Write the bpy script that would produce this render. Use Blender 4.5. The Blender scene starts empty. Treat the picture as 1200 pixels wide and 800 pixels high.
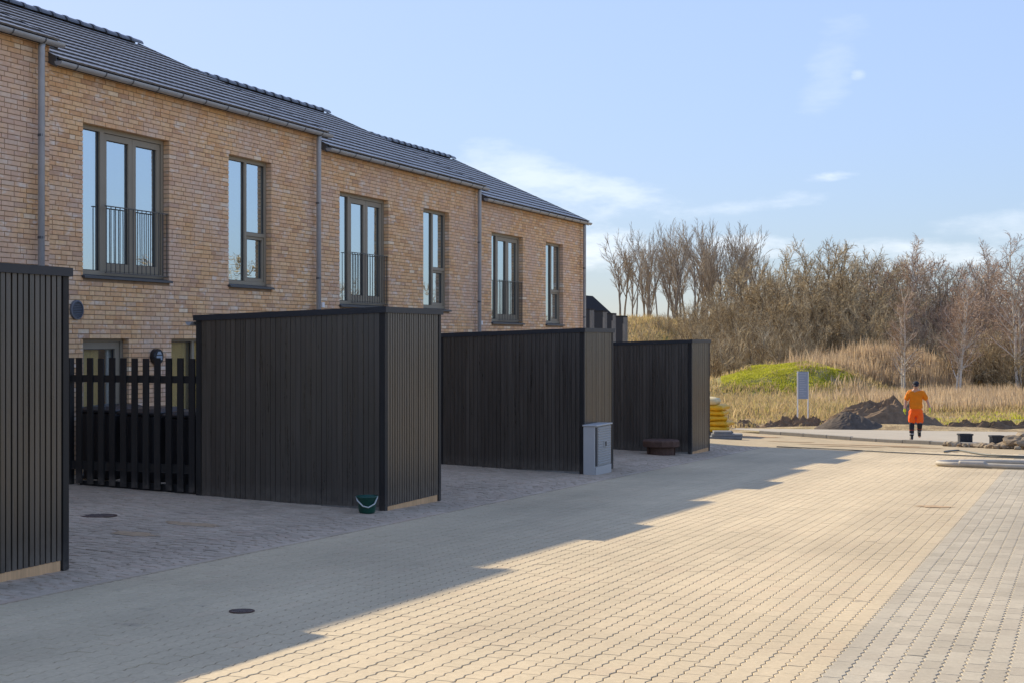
import bpy, bmesh, math, random
import numpy as np
from mathutils import Vector, Matrix, noise as mnoise

random.seed(7); RNG = np.random.default_rng(7)
S = bpy.context.scene
COL = S.collection
R = math.radians

# ------------------------------------------------------------------ camera, sky, sun, exposure
TH = math.atan(670 / 1700); CT, ST = math.cos(TH), math.sin(TH)
cam_d = bpy.data.cameras.new("camera"); cam = bpy.data.objects.new("camera", cam_d); COL.objects.link(cam)
cam_d.sensor_width = 36; cam_d.lens = 36 * 1700 / 1200
cam_d.shift_y = -1 / 1200
cam_d.clip_start = .1; cam_d.clip_end = 3000
cam.location = (0, 0, 0); cam.rotation_euler = (R(90), 0, TH)
S.camera = cam

SUN_DIR = Vector((-8.15, 4.37, 5.9)).normalized()        # towards the sun
W = bpy.data.worlds.new("World"); S.world = W; W.use_nodes = True
wn, wl = W.node_tree.nodes, W.node_tree.links
wn.clear()
sky = wn.new("ShaderNodeTexSky"); sky.sky_type = 'NISHITA'; sky.sun_disc = False
sky.sun_elevation = math.asin(SUN_DIR.z); sky.sun_rotation = math.atan2(SUN_DIR.x, SUN_DIR.y)
sky.altitude = 30; sky.air_density = .8; sky.dust_density = .45; sky.ozone_density = 4.5
bg = wn.new("ShaderNodeBackground"); bg.inputs[1].default_value = .15
wo = wn.new("ShaderNodeOutputWorld"); wl.new(bg.outputs[0], wo.inputs[0])
tc = wn.new("ShaderNodeTexCoord")


def wmath(op, a, b=None, clamp=False):
    n = wn.new("ShaderNodeMath"); n.operation = op; n.use_clamp = clamp
    for i, v in enumerate((a, b)):
        if v is None: continue
        if isinstance(v, (int, float)): n.inputs[i].default_value = v
        else: wl.new(v, n.inputs[i])
    return n.outputs[0]


sp = wn.new("ShaderNodeSeparateXYZ"); wl.new(tc.outputs['Generated'], sp.inputs[0])
az = wmath('ARCTAN2', sp.outputs[0], sp.outputs[1])       # 0 along the street, negative to the left
el = wmath('ARCSINE', sp.outputs[2])
nz = wn.new("ShaderNodeTexNoise"); nz.inputs['Scale'].default_value = 13; nz.inputs['Detail'].default_value = 7; nz.inputs['Roughness'].default_value = .62
mp = wn.new("ShaderNodeMapping"); mp.inputs['Scale'].default_value = (1, 1, 3.2)
wl.new(tc.outputs['Generated'], mp.inputs[0]); wl.new(mp.outputs[0], nz.inputs['Vector'])
# clouds: azimuth, elevation, half width, half height, tilt, strength (degrees)
CLOUDS = [(-19.5, 5.9, 5.2, 1.0, -.16, .42), (-21.5, 6.8, 2.2, .9, -.2, .3), (-18.5, 3.7, 3.6, 1.0, 0, .65), (-9.2, 6.25, 1.1, .26, .05, .55),
          (-11.8, 5.3, 3.0, .45, .13, .35), (-9.0, 10.6, 1.3, 1.7, .9, .15), (-12.2, 3.6, 2.4, .5, -.05, .55), (-6, 3.2, 3.5, .7, 0, .5),
          (-8.1, 10.1, .35, .25, 0, .3), (-25, 3.2, 6, 1.3, 0, .45), (-2, 4.4, 3.4, .8, .1, .3), (25, 9, 14, 2.4, .1, .5), (70, 7, 16, 2, 0, .5), (140, 8, 20, 3, 0, .5), (-120, 9, 18, 2.5, 0, .45), (-70, 14, 9, 1.6, .1, .4)]
tot = None
for a, e, hw, hh, tl, stg in CLOUDS:
    da = wmath('SUBTRACT', az, R(a)); de = wmath('SUBTRACT', el, R(e))
    de = wmath('SUBTRACT', de, wmath('MULTIPLY', da, tl))
    q = wmath('ADD', wmath('POWER', wmath('ABSOLUTE', wmath('DIVIDE', da, R(hw))), 2), wmath('POWER', wmath('ABSOLUTE', wmath('DIVIDE', de, R(hh))), 2))
    q = wmath('ADD', q, wmath('MULTIPLY', wmath('SUBTRACT', nz.outputs[0], .5), 5.2))
    m = wn.new("ShaderNodeMapRange"); m.interpolation_type = 'SMOOTHSTEP'
    wl.new(q, m.inputs[0]); m.inputs[1].default_value = 1.25; m.inputs[2].default_value = -.55; m.inputs[3].default_value = 0; m.inputs[4].default_value = stg
    tot = m.outputs[0] if tot is None else wmath('MAXIMUM', tot, m.outputs[0])
mx = wn.new("ShaderNodeMix"); mx.data_type = 'RGBA'
# one even tone curve over the whole dome (hue kept): the photograph's sky is much flatter than a raw clear sky
sg = wn.new("ShaderNodeSeparateColor"); wl.new(sky.outputs[0], sg.inputs[0])
flat = wn.new("ShaderNodeVectorMath"); flat.operation = 'SCALE'; wl.new(sky.outputs[0], flat.inputs[0])
wl.new(wmath('MULTIPLY', wmath('POWER', sg.outputs[1], -.66), 1.56), flat.inputs['Scale'])
wl.new(tot, mx.inputs['Factor'])
hsv = wn.new("ShaderNodeHueSaturation"); hsv.inputs['Saturation'].default_value = .80; tint = wn.new("ShaderNodeVectorMath"); tint.operation = 'MULTIPLY'; wl.new(flat.outputs[0], tint.inputs[0]); tint.inputs[1].default_value = (1.0, .965, 1.0); wl.new(tint.outputs[0], hsv.inputs['Color']); wl.new(hsv.outputs[0], mx.inputs['A']); mx.inputs['B'].default_value = (4.9, 5.1, 5.35, 1)
wl.new(mx.outputs['Result'], bg.inputs[0])

sun_d = bpy.data.lights.new("sun", 'SUN'); sun_d.energy = 3.9; sun_d.angle = R(.55); sun_d.color = (1, .87, .65)
sun = bpy.data.objects.new("sun", sun_d); COL.objects.link(sun)
sun.rotation_euler = SUN_DIR.to_track_quat('Z', 'Y').to_euler(); sun.location = (-30, 10, 40)

S.view_settings.view_transform = 'Standard'; S.view_settings.look = 'None'
S.view_settings.exposure = .72; S.view_settings.gamma = 1
S.render.engine = 'CYCLES'
S.cycles.max_bounces = 8; S.cycles.transparent_max_bounces = 12


# ------------------------------------------------------------------ ground height
def sm(a, b, x):
    t = np.clip((x - a) / (b - a), 0, 1); return t * t * (3 - 2 * t)


BUMPS = [(-15.3, 76.6, 7.6, 5.6, 1.5, TH), (-12.4, 77.4, 5.0, 4.4, .5, TH), (-10.9, 83.5, 8.6, 5.2, 2.0, TH), (-36, 121, 24, 21, 5.0, TH), (30, 150, 60, 40, 3.0, 0), (-5.5, 49.6, 6, 1.6, .22, .1)]
_mr = random.Random(3)
for _ in range(12):
    a_ = _mr.uniform(0, 6.28); q_ = _mr.uniform(.5, 3.2)
    BUMPS.append((-15.1 + math.cos(a_) * q_ * 1.25, 76.2 + math.sin(a_) * q_ * .8, _mr.uniform(.8, 1.7), _mr.uniform(.7, 1.4), _mr.uniform(-.22, .26), TH))


def G(X, Y):
    X = np.asarray(X, float); Y = np.asarray(Y, float)
    z = -1.65 - .026 * np.minimum(Y, 34) - .04 * np.clip(Y - 34, 0, 8) - .012 * np.clip(Y - 42, 0, 8)
    z = z + .033 * np.clip(-7.86 - X, 0, 5) * (1 - sm(36, 46, Y))
    for cx, cy, rx, ry, h, rot in BUMPS:
        dx, dy = X - cx, Y - cy; c, s = math.cos(rot), math.sin(rot)
        r = np.sqrt(((dx * c + dy * s) / rx) ** 2 + ((-dx * s + dy * c) / ry) ** 2)
        z = z + h * (1 - sm(0, 1, r))
    return z


def g(x, y): return float(G(x, y))


def px(X, Y, Z=0):
    d = Y * CT - X * ST
    return 600 + 1700 * (X * CT + Y * ST) / d, 401 - 1700 * Z / d, d


def at(x, d):                      # ground point at a bearing (photo column) and a distance
    r = (x - 600) / 1700
    X, Y = (r * CT - ST) * d, (CT + r * ST) * d
    return X, Y, g(X, Y)


# ------------------------------------------------------------------ materials
def nodes(name):
    m = bpy.data.materials.new(name); m.use_nodes = True
    nt = m.node_tree; b = nt.nodes['Principled BSDF']
    return m, nt, nt.nodes, nt.links, b


def rand_out(nt):
    N, L = nt.nodes, nt.links
    gi = N.new("ShaderNodeNewGeometry"); oi = N.new("ShaderNodeObjectInfo")
    a = N.new("ShaderNodeMath"); a.operation = 'ADD'; L.new(gi.outputs['Random Per Island'], a.inputs[0]); L.new(oi.outputs['Random'], a.inputs[1])
    f = N.new("ShaderNodeMath"); f.operation = 'FRACT'; L.new(a.outputs[0], f.inputs[0])
    return f.outputs[0], gi.outputs['Position']


def noise_n(nt, pos, scale, detail=4, rough=.6, stretch=None):
    N, L = nt.nodes, nt.links
    n = N.new("ShaderNodeTexNoise"); n.inputs['Scale'].default_value = scale; n.inputs['Detail'].default_value = detail; n.inputs['Roughness'].default_value = rough
    if stretch:
        mpn = N.new("ShaderNodeMapping"); mpn.inputs['Scale'].default_value = stretch; L.new(pos, mpn.inputs[0]); L.new(mpn.outputs[0], n.inputs['Vector'])
    else: L.new(pos, n.inputs['Vector'])
    return n.outputs[0]


def ramp(nt, fac, stops):
    r = nt.nodes.new("ShaderNodeValToRGB"); nt.links.new(fac, r.inputs[0])
    e = r.color_ramp.elements
    while len(e) > 1: e.remove(e[-1])
    e[0].position = stops[0][0]; e[0].color = (*stops[0][1], 1)
    for p, c in stops[1:]:
        x = e.new(p); x.color = (*c, 1)
    return r.outputs[0]


def mixc(nt, fac, a, b, blend='MIX'):
    m = nt.nodes.new("ShaderNodeMix"); m.data_type = 'RGBA'; m.blend_type = blend
    for k, v in (('Factor', fac), ('A', a), ('B', b)):
        if isinstance(v, (int, float)): m.inputs[k].default_value = v
        elif isinstance(v, tuple): m.inputs[k].default_value = (*v, 1)
        else: nt.links.new(v, m.inputs[k])
    return m.outputs['Result']


def mr(nt, v, a, b, c, d):
    m = nt.nodes.new("ShaderNodeMapRange"); nt.links.new(v, m.inputs[0])
    for i, x in enumerate((a, b, c, d)): m.inputs[i + 1].default_value = x
    return m.outputs[0]


def scale_col(nt, col, val):
    m = nt.nodes.new("ShaderNodeVectorMath"); m.operation = 'SCALE'
    nt.links.new(col, m.inputs[0]); nt.links.new(val, m.inputs['Scale'])
    return m.outputs[0]


def bump(nt, b, h, strength=.3, dist=.01):
    n = nt.nodes.new("ShaderNodeBump"); n.inputs['Strength'].default_value = strength; n.inputs['Distance'].default_value = dist
    nt.links.new(h, n.inputs['Height']); nt.links.new(n.outputs[0], b.inputs['Normal'])


def pbr(name, stops, rough=.7, spec=.4, nscale=6, namt=.15, metal=0, var=.0, stretch=None, bstr=0, bscale=60):
    """stops: colour ramp driven by per-piece random; namt: noise value variation"""
    m, nt, N, L, b = nodes(name)
    r, pos = rand_out(nt)
    if not isinstance(stops, list): stops = [(0, stops)]
    c = ramp(nt, r, stops)
    n = noise_n(nt, pos, nscale, 5, .65, stretch)
    c = scale_col(nt, c, mr(nt, n, .25, .75, 1 - namt, 1 + namt))
    L.new(c, b.inputs['Base Color'])
    b.inputs['Roughness'].default_value = rough; b.inputs['Specular IOR Level'].default_value = spec; b.inputs['Metallic'].default_value = metal
    if bstr: bump(nt, b, noise_n(nt, pos, bscale, 4, .6, stretch), bstr)
    return m


M = {}
# brick: mixed buff / pink / orange stocks with lime bloom
m, nt, N, L, b = nodes('buff_brick'); r, pos = rand_out(nt)
c = ramp(nt, r, [(0, (.76, .455, .225)), (.22, (.83, .55, .30)), (.42, (.69, .40, .19)), (.6, (.81, .53, .31)), (.78, (.76, .435, .21)), (.9, (.56, .335, .20)), (1, (.88, .70, .48))])
n1 = noise_n(nt, pos, .9, 5, .62); n2 = noise_n(nt, pos, 14, 4, .7); n3 = noise_n(nt, pos, 3.1, 6, .7, (1, 1, 2.2))
c = scale_col(nt, c, mr(nt, n2, .25, .75, .82, 1.18))
pink = mr(nt, n1, .44, .64, 0, .6); c = mixc(nt, pink, c, (.68, .50, .40))
bloom = mr(nt, n3, .545, .67, 0, .72); c = mixc(nt, bloom, c, (.82, .73, .63))
L.new(c, b.inputs['Base Color']); b.inputs['Roughness'].default_value = .85; b.inputs['Specular IOR Level'].default_value = .25
bump(nt, b, n2, .5, .004); M['brick'] = m
M['mortar'] = pbr('mortar', (.33, .23, .15), .95, .1, 7, .3)
# pavers
def paver_mat(name, stops, stain):
    m, nt, N, L, b = nodes(name); r, pos = rand_out(nt)
    c = ramp(nt, r, stops)
    n1 = noise_n(nt, pos, .32, 6, .62); n2 = noise_n(nt, pos, 30, 4, .7); n3 = noise_n(nt, pos, 1.4, 6, .7)
    c = scale_col(nt, c, mr(nt, n1, .3, .7, .84, 1.12)); c = scale_col(nt, c, mr(nt, n2, .25, .75, .87, 1.13))
    c = mixc(nt, mr(nt, n3, .57, .76, 0, .45), c, stain)
    c = scale_col(nt, c, mr(nt, noise_n(nt, pos, 1.3, 4, .6, (1, .05, 1)), .35, .65, .90, 1.06))
    n5 = noise_n(nt, pos, 3.6, 3, .5); c = mixc(nt, mr(nt, n5, .70, .76, 0, .35), c, (.20, .165, .125))
    L.new(c, b.inputs['Base Color']); b.inputs['Roughness'].default_value = .8; b.inputs['Specular IOR Level'].default_value = .35
    bump(nt, b, n2, .45, .003); return m
M['paver_y'] = paver_mat('sand_yellow_concrete', [(0, (.53, .425, .27)), (.3, (.55, .44, .28)), (.6, (.54, .43, .273)), (.85, (.565, .453, .288)), (1, (.545, .425, .27))], (.47, .365, .24))
M['paver_g'] = paver_mat('light_grey_concrete', [(0, (.38, .325, .235)), (.3, (.455, .395, .29)), (.6, (.41, .35, .255)), (1, (.475, .41, .30))], (.34, .28, .2))
M['clinker'] = paver_mat('grey_brown_clinker', [(0, (.42, .33, .235)), (.3, (.54, .43, .31)), (.5, (.46, .36, .255)), (.7, (.57, .455, .33)), (1, (.51, .38, .27))], (.38, .29, .22))
M['joint'] = pbr('joint_sand', (.10, .078, .052), .95, .1, 25, .3)
# timber
def wood_mat(name, stops, rough, spec, streak=.35):
    m, nt, N, L, b = nodes(name); r, pos = rand_out(nt)
    c = ramp(nt, r, stops)
    n1 = noise_n(nt, pos, 30, 5, .7, (1, 1, .035)); n2 = noise_n(nt, pos, 5, 4, .6, (1, 1, .25))
    c = scale_col(nt, c, mr(nt, n1, .3, .7, 1 - streak, 1 + streak)); c = scale_col(nt, c, mr(nt, n2, .3, .7, .85, 1.15))
    L.new(c, b.inputs['Base Color'])
    L.new(mr(nt, n1, .3, .7, rough - .06, rough + .12), b.inputs['Roughness']); b.inputs['Specular IOR Level'].default_value = spec
    if streak > .3:
        n4 = noise_n(nt, pos, 55, 3, .5); c2 = mixc(nt, mr(nt, n4, .74, .80, 0, .6), c, (.30, .25, .19)); 
        tcn = N.new('ShaderNodeTexCoord'); sx_ = N.new('ShaderNodeSeparateXYZ'); L.new(tcn.outputs['Generated'], sx_.inputs[0])
        fm = N.new('ShaderNodeMath'); fm.operation = 'MULTIPLY'; L.new(mr(nt, sx_.outputs[2], .0, .10, .55, 0), fm.inputs[0]); L.new(mr(nt, noise_n(nt, pos, 9, 4, .7), .3, .7, 0, 1), fm.inputs[1])
        c2 = mixc(nt, fm.outputs[0], c2, (.20, .17, .14)); L.new(c2, b.inputs['Base Color'])
    bump(nt, b, n1, .35, .002); return m
M['black_wood'] = wood_mat('black_stained_timber', [(0, (.034, .026, .019)), (.4, (.047, .037, .027)), (.7, (.039, .030, .022)), (1, (.060, .048, .036))], .31, 1.0)
M['black_post'] = wood_mat('black_painted_timber', [(0, (.016, .0145, .0135)), (1, (.022, .02, .018))], .55, .35)
M['raw_wood'] = wood_mat('raw_pine', [(0, (.62, .37, .18)), (1, (.7, .44, .23))], .7, .3, .15)
M['grey_wood'] = wood_mat('grey_timber', [(0, (.2, .185, .16)), (1, (.26, .24, .21))], .75, .3, .2)
M['floor_wood'] = wood_mat('oak_floor', [(0, (.5, .32, .15)), (1, (.55, .36, .18))], .4, .4, .1)
M['felt'] = pbr('roof_felt_trim', (.022, .023, .027), .5, .45, 20, .15)
# roof tile
m, nt, N, L, b = nodes('anthracite_tile'); r, pos = rand_out(nt)
c = ramp(nt, r, [(0, (.060, .060, .063)), (.5, (.075, .075, .078)), (1, (.09, .09, .093))])
c = scale_col(nt, c, mr(nt, noise_n(nt, pos, 12, 5, .7), .25, .75, .8, 1.2)); L.new(c, b.inputs['Base Color'])
b.inputs['Roughness'].default_value = .3; b.inputs['Specular IOR Level'].default_value = .8; M['tile'] = m
M['zinc'] = pbr('zinc_grey', (.38, .40, .425), .5, .5, 4, .12, metal=.35)
M['zinc_dark'] = pbr('dark_zinc', (.10, .105, .115), .5, .5, 8, .1, metal=.3)
M['frame'] = pbr('taupe_frame_paint', (.28, .24, .175), .5, .4, 3, .05)
M['sill'] = pbr('dark_sill', (.06, .062, .066), .45, .5, 6, .1)
M['rail'] = pbr('railing_paint', (.085, .078, .068), .45, .5, 6, .1)
M['white'] = pbr('white_plaster', (.72, .70, .66), .8, .3, 3, .05)
M['plain_white'] = pbr('white_paint', (.78, .78, .77), .45, .4, 5, .04)
M['room_ochre'] = pbr('warm_room_ochre', [(0, (.76, .50, .17)), (1, (.84, .60, .24))], .7, .3, 2, .12)  # ochre holds the warm look of sunlit rooms in its colour
M['vent'] = pbr('vent_grey', (.13, .14, .16), .55, .4, 6, .1)
M['lamp_black'] = pbr('lamp_black', (.015, .016, .02), .3, .5, 6, .1)
M['lens'] = pbr('lamp_lens', (.35, .4, .45), .15, .6, 6, .05)
# glass
m, nt, N, L, b = nodes('window_glass')
N.remove(b); out = N['Material Output']
tr = N.new("ShaderNodeBsdfTransparent"); tr.inputs[0].default_value = (.62, .70, .70, 1)
gl = N.new("ShaderNodeBsdfGlossy"); gl.inputs['Roughness'].default_value = .0; gl.inputs['Color'].default_value = (.86, .95, 1, 1)
lw = N.new("ShaderNodeFresnel"); lw.inputs[0].default_value = 1.5
mrn = N.new("ShaderNodeMapRange"); L.new(lw.outputs[0], mrn.inputs[0])
mrn.inputs[1].default_value = .04; mrn.inputs[2].default_value = .6; mrn.inputs[3].default_value = .74; mrn.inputs[4].default_value = .95
ms = N.new("ShaderNodeMixShader"); L.new(mrn.outputs[0], ms.inputs[0]); L.new(tr.outputs[0], ms.inputs[1]); L.new(gl.outputs[0], ms.inputs[2]); L.new(ms.outputs[0], out.inputs[0])
gg = N.new("ShaderNodeNewGeometry"); nn = noise_n(nt, gg.outputs['Position'], .9, 2, .5)
bn = N.new("ShaderNodeBump"); bn.inputs['Strength'].default_value = .22; bn.inputs['Distance'].default_value = .02; L.new(nn, bn.inputs['Height']); L.new(bn.outputs[0], gl.inputs['Normal'])
M['glass'] = m
m2 = m.copy(); m2.name = 'clear_window_glass'; M['glass_clear'] = m2
for n_ in m2.node_tree.nodes:
    if n_.type == 'MAP_RANGE': n_.inputs[3].default_value = .02; n_.inputs[4].default_value = .5
    if n_.type == 'BSDF_TRANSPARENT': n_.inputs[0].default_value = (.99, 1, .99, 1)
# ground
m, nt, N, L, b = nodes('rough_ground'); r, pos = rand_out(nt)
n1 = noise_n(nt, pos, .12, 6, .65); n2 = noise_n(nt, pos, 1.6, 6, .7); n3 = noise_n(nt, pos, 14, 4, .7)
c = ramp(nt, n2, [(.3, (.18, .13, .08)), (.48, (.33, .245, .14)), (.6, (.45, .35, .2)), (.75, (.36, .28, .16))])
c = mixc(nt, mr(nt, n1, .5, .64, 0, .7), c, (.19, .20, .06))
c = scale_col(nt, c, mr(nt, n3, .25, .75, .7, 1.3)); L.new(c, b.inputs['Base Color']); b.inputs['Roughness'].default_value = .95; b.inputs['Specular IOR Level'].default_value = .1
bump(nt, b, n3, .8, .05); M['ground'] = m
M['sand'] = pbr('building_sand', (.40, .32, .205), .9, .2, 2.2, .2, bstr=.6, bscale=30)
M['sand_orange'] = pbr('orange_sand', (.44, .31, .19), .95, .1, 8, .25, bstr=.6, bscale=40)
M['road'] = pbr('pale_asphalt', (.40, .355, .28), .9, .2, 1.5, .08, bstr=.3, bscale=50)
M['kerb'] = pbr('kerb_concrete', (.25, .235, .205), .85, .25, 6, .15)
M['soil'] = pbr('brown_soil', [(0, (.13, .088, .055)), (1, (.20, .14, .09))], .95, .1, 5, .4, bstr=.9, bscale=12)
M['soil_shaded'] = pbr('shaded_soil', (.115, .094, .075), .95, .1, 5, .3, bstr=.7, bscale=18)  # darker grey puts the shade of the heap flank into the soil
M['rock'] = pbr('rubble', [(0, (.26, .20, .135)), (.5, (.33, .265, .18)), (1, (.20, .145, .095))], .9, .2, 9, .3, bstr=.6, bscale=20)
M['grass_g'] = pbr('fresh_grass', [(0, (.40, .42, .03)), (.5, (.52, .52, .05)), (.8, (.60, .55, .14)), (1, (.42, .43, .04))], .7, .2, 1.2, .2)
M['grass_d'] = pbr('dry_grass', [(0, (.38, .28, .145)), (.4, (.54, .41, .22)), (.7, (.45, .34, .16)), (.88, (.38, .34, .11)), (1, (.60, .48, .28))], .8, .2, .8, .25)
M['reed'] = pbr('dry_reed', [(0, (.46, .34, .21)), (.5, (.58, .45, .29)), (.8, (.52, .38, .24)), (1, (.64, .53, .37))], .8, .2, .8, .2)
for k_ in ('grass_g', 'grass_d', 'reed'):
    nt_ = M[k_].node_tree; b_ = nt_.nodes['Principled BSDF']; tl_ = nt_.nodes.new('ShaderNodeBsdfTranslucent'); mx_ = nt_.nodes.new('ShaderNodeMixShader'); mx_.inputs[0].default_value = .5
    src = b_.inputs['Base Color'].links[0].from_socket
    nt_.links.new(src, tl_.inputs[0]); nt_.links.new(b_.outputs[0], mx_.inputs[1]); nt_.links.new(tl_.outputs[0], mx_.inputs[2]); nt_.links.new(mx_.outputs[0], nt_.nodes['Material Output'].inputs[0])
M['bark_grey'] = pbr('grey_bark', (.25, .205, .155), .9, .2, 8, .3)
M['bark_olive'] = pbr('olive_bark', (.20, .155, .095), .9, .2, 5, .3)
M['twig_tan'] = pbr('tan_twigs', [(0, (.16, .12, .07)), (.45, (.42, .325, .185)), (1, (.70, .57, .36))], .8, .2, 1.0, .3)
M['twig_grey'] = pbr('grey_twigs', [(0, (.26, .215, .16)), (1, (.50, .42, .32))], .85, .2, 1.0, .3)
M['twig_yel'] = pbr('yellow_twigs', [(0, (.42, .32, .15)), (1, (.56, .44, .22))], .8, .2, 1.0, .3)
M['twig_red'] = pbr('reddish_twigs', [(0, (.18, .12, .08)), (.5, (.46, .32, .22)), (1, (.70, .54, .39))], .8, .2, 1.0, .3)
M['birch'] = pbr('birch_bark', (.58, .53, .45), .8, .3, 7, .35, stretch=(1, 1, 3))
# objects
M['cab'] = pbr('cabinet_grey', (.47, .46, .435), .5, .45, 4, .05)
M['cab_door'] = pbr('cabinet_door_grey', (.36, .36, .345), .5, .45, 4, .06)
M['bucket'] = pbr('green_plastic', (.008, .075, .052), .35, .5, 9, .25)
M['rope'] = pbr('pale_rope', (.55, .56, .52), .8, .3, 9, .1)
M['rust'] = pbr('rusty_iron', [(0, (.095, .055, .04)), (1, (.12, .066, .046))], .8, .3, 12, .35, bstr=.4, bscale=50)
M['bag_y'] = pbr('yellow_sacking', [(0, (.62, .34, .012)), (.5, (.72, .44, .02)), (1, (.66, .36, .01))], .5, .4, 6, .2)
M['bag_top'] = pbr('pale_sacking', [(0, (.55, .45, .24)), (1, (.62, .5, .26))], .6, .4, 6, .15)
M['pallet'] = pbr('pallet_wood', (.24, .22, .19), .85, .2, 8, .25)
M['slab'] = pbr('concrete_slab', (.22, .225, .225), .85, .2, 8, .2)
M['pipe_p'] = pbr('dusty_hose', (.44, .39, .31), .6, .35, 5, .15)
M['cable'] = pbr('grey_cable', (.12, .125, .11), .55, .4, 5, .1)
M['blackplastic'] = pbr('black_plastic', (.018, .019, .023), .45, .5, 6, .15)
M['binblue'] = pbr('blue_plastic', (.03, .13, .26), .45, .5, 6, .1)
M['sign'] = pbr('blue_grey_sign', (.27, .32, .40), .5, .4, 2, .05)
M['signtext'] = pbr('pale_lettering', (.42, .46, .52), .5, .4, 2, .05)
M['iron'] = pbr('cast_iron', (.13, .095, .08), .7, .4, 15, .3, bstr=.5, bscale=60)
M['skin'] = pbr('skin', (.50, .29, .205), .55, .4, 12, .08)
M['shirt'] = pbr('orange_cotton', (.72, .21, .012), .8, .2, 9, .12)
M['shorts'] = pbr('fluorescent_orange', (.95, .13, .012), .7, .2, 9, .08)
M['darkcloth'] = pbr('dark_navy_cloth', (.022, .024, .034), .75, .25, 9, .2)
M['reflective'] = pbr('silver_band', (.55, .53, .5), .4, .5, 9, .05)
M['boot'] = pbr('black_boot', (.016, .015, .015), .55, .4, 9, .2)
M['glove'] = pbr('lime_glove', (.55, .62, .04), .65, .3, 9, .1)
M['dark_roof'] = pbr('far_dark_roof', (.03, .028, .028), .9, .1, 3, .1)

# ------------------------------------------------------------------ helpers
RL = {}                             # world position of every thing's root


def empty(name, loc, label, cat, group=None):
    o = bpy.data.objects.new(name, None); COL.objects.link(o); o.location = loc; o.empty_display_size = .2
    o['label'] = label; o['category'] = cat
    if group: o['group'] = group
    RL[o] = Vector(loc); return o


def rootloc(p):
    while p is not None and p not in RL: p = p.parent
    return RL[p] if p is not None else Vector((0, 0, 0))


class MB:
    def __init__(s): s.v = []; s.f = []; s.mi = []; s.m = 0
    def quad(s, *p):
        i = len(s.v); s.v += [tuple(q) for q in p]; s.f.append(tuple(range(i, i + len(p)))); s.mi.append(s.m)
    def box(s, x0, x1, y0, y1, z0, z1):
        s.hex([(x0, y0, z0), (x1, y0, z0), (x1, y1, z0), (x0, y1, z0), (x0, y0, z1), (x1, y0, z1), (x1, y1, z1), (x0, y1, z1)]); return s
    def hex(s, p):
        i = len(s.v); s.v += [tuple(q) for q in p]
        for f in ((3, 2, 1, 0), (4, 5, 6, 7), (0, 1, 5, 4), (1, 2, 6, 5), (2, 3, 7, 6), (3, 0, 4, 7)): s.f.append(tuple(i + k for k in f)); s.mi.append(s.m)
        return s
    def ring(s, pts_list, cap=True):       # list of rings (equal count)
        n = len(pts_list[0]); i = len(s.v)
        for r_ in pts_list: s.v += [tuple(q) for q in r_]
        for k in range(len(pts_list) - 1):
            for j in range(n):
                a = i + k * n + j; b_ = i + k * n + (j + 1) % n
                s.f.append((a, b_, b_ + n, a + n)); s.mi.append(s.m)
        if cap:
            s.f.append(tuple(i + j for j in reversed(range(n)))); s.mi.append(s.m)
            s.f.append(tuple(i + (len(pts_list) - 1) * n + j for j in range(n))); s.mi.append(s.m)
        return s
    def tube(s, path, r, n=6, cap=True):
        path = [Vector(p) for p in path]; rs = r if isinstance(r, (list, tuple)) else [r] * len(path)
        rings = []; up = None
        for k, p in enumerate(path):
            t = (path[min(k + 1, len(path) - 1)] - path[max(k - 1, 0)]).normalized()
            if up is None: up = t.orthogonal().normalized()
            else:
                up = (up - t * up.dot(t))
                up = up.normalized() if up.length > 1e-6 else t.orthogonal().normalized()
            w = t.cross(up)
            rings.append([p + (up * math.cos(2 * math.pi * j / n) + w * math.sin(2 * math.pi * j / n)) * rs[k] for j in range(n)])
        return s.ring(rings, cap)
    def lathe(s, prof, c, n=20):           # prof: (radius, z)
        return s.ring([[(c[0] + r_ * math.cos(2 * math.pi * j / n), c[1] + r_ * math.sin(2 * math.pi * j / n), c[2] + z) for j in range(n)] for r_, z in prof])
    def mesh(s, name, mat, off=(0, 0, 0)):
        me = bpy.data.meshes.new(name); o = Vector(off)
        me.from_pydata([(v[0] - o.x, v[1] - o.y, v[2] - o.z) for v in s.v], [], s.f)
        for mm in (mat if isinstance(mat, list) else [mat]): me.materials.append(mm)
        if isinstance(mat, list): me.polygons.foreach_set('material_index', s.mi)
        me.update(); return me
    def build(s, name, mat, parent=None, smooth=False, **props):
        me = s.mesh(name, mat, rootloc(parent))
        return link(name, me, parent, smooth=smooth, **props)


def link(name, me, parent=None, loc=(0, 0, 0), smooth=False, **props):
    o = bpy.data.objects.new(name, me); COL.objects.link(o)
    if parent is not None: o.parent = parent
    o.location = loc
    if smooth: me.polygons.foreach_set('use_smooth', [True] * len(me.polygons))
    for k, v in props.items(): o[k] = v
    return o


def bevel(o, w=.01, seg=2):
    md = o.modifiers.new('bevel', 'BEVEL'); md.width = w; md.segments = seg; md.limit_method = 'ANGLE'; return o


def npmesh(name, V, F, mat):
    """V (n,3), F (m,k) fixed-size polygons"""
    me = bpy.data.meshes.new(name); k = F.shape[1]
    me.vertices.add(len(V)); me.vertices.foreach_set('co', np.asarray(V, np.float32).ravel())
    me.loops.add(F.size); me.loops.foreach_set('vertex_index', F.astype(np.int32).ravel())
    me.polygons.add(len(F)); me.polygons.foreach_set('loop_start', np.arange(0, F.size, k, dtype=np.int32))
    me.polygons.foreach_set('use_smooth', np.zeros(len(F), bool)); me.materials.append(mat); me.update(calc_edges=True); me.validate(); return me


def copy_tree(o, parent=None):
    c = o.copy(); COL.objects.link(c)
    if parent is not None: c.parent = parent
    if o in RL: RL[c] = RL[o].copy()
    for ch in o.children: copy_tree(ch, c)
    return c


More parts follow.
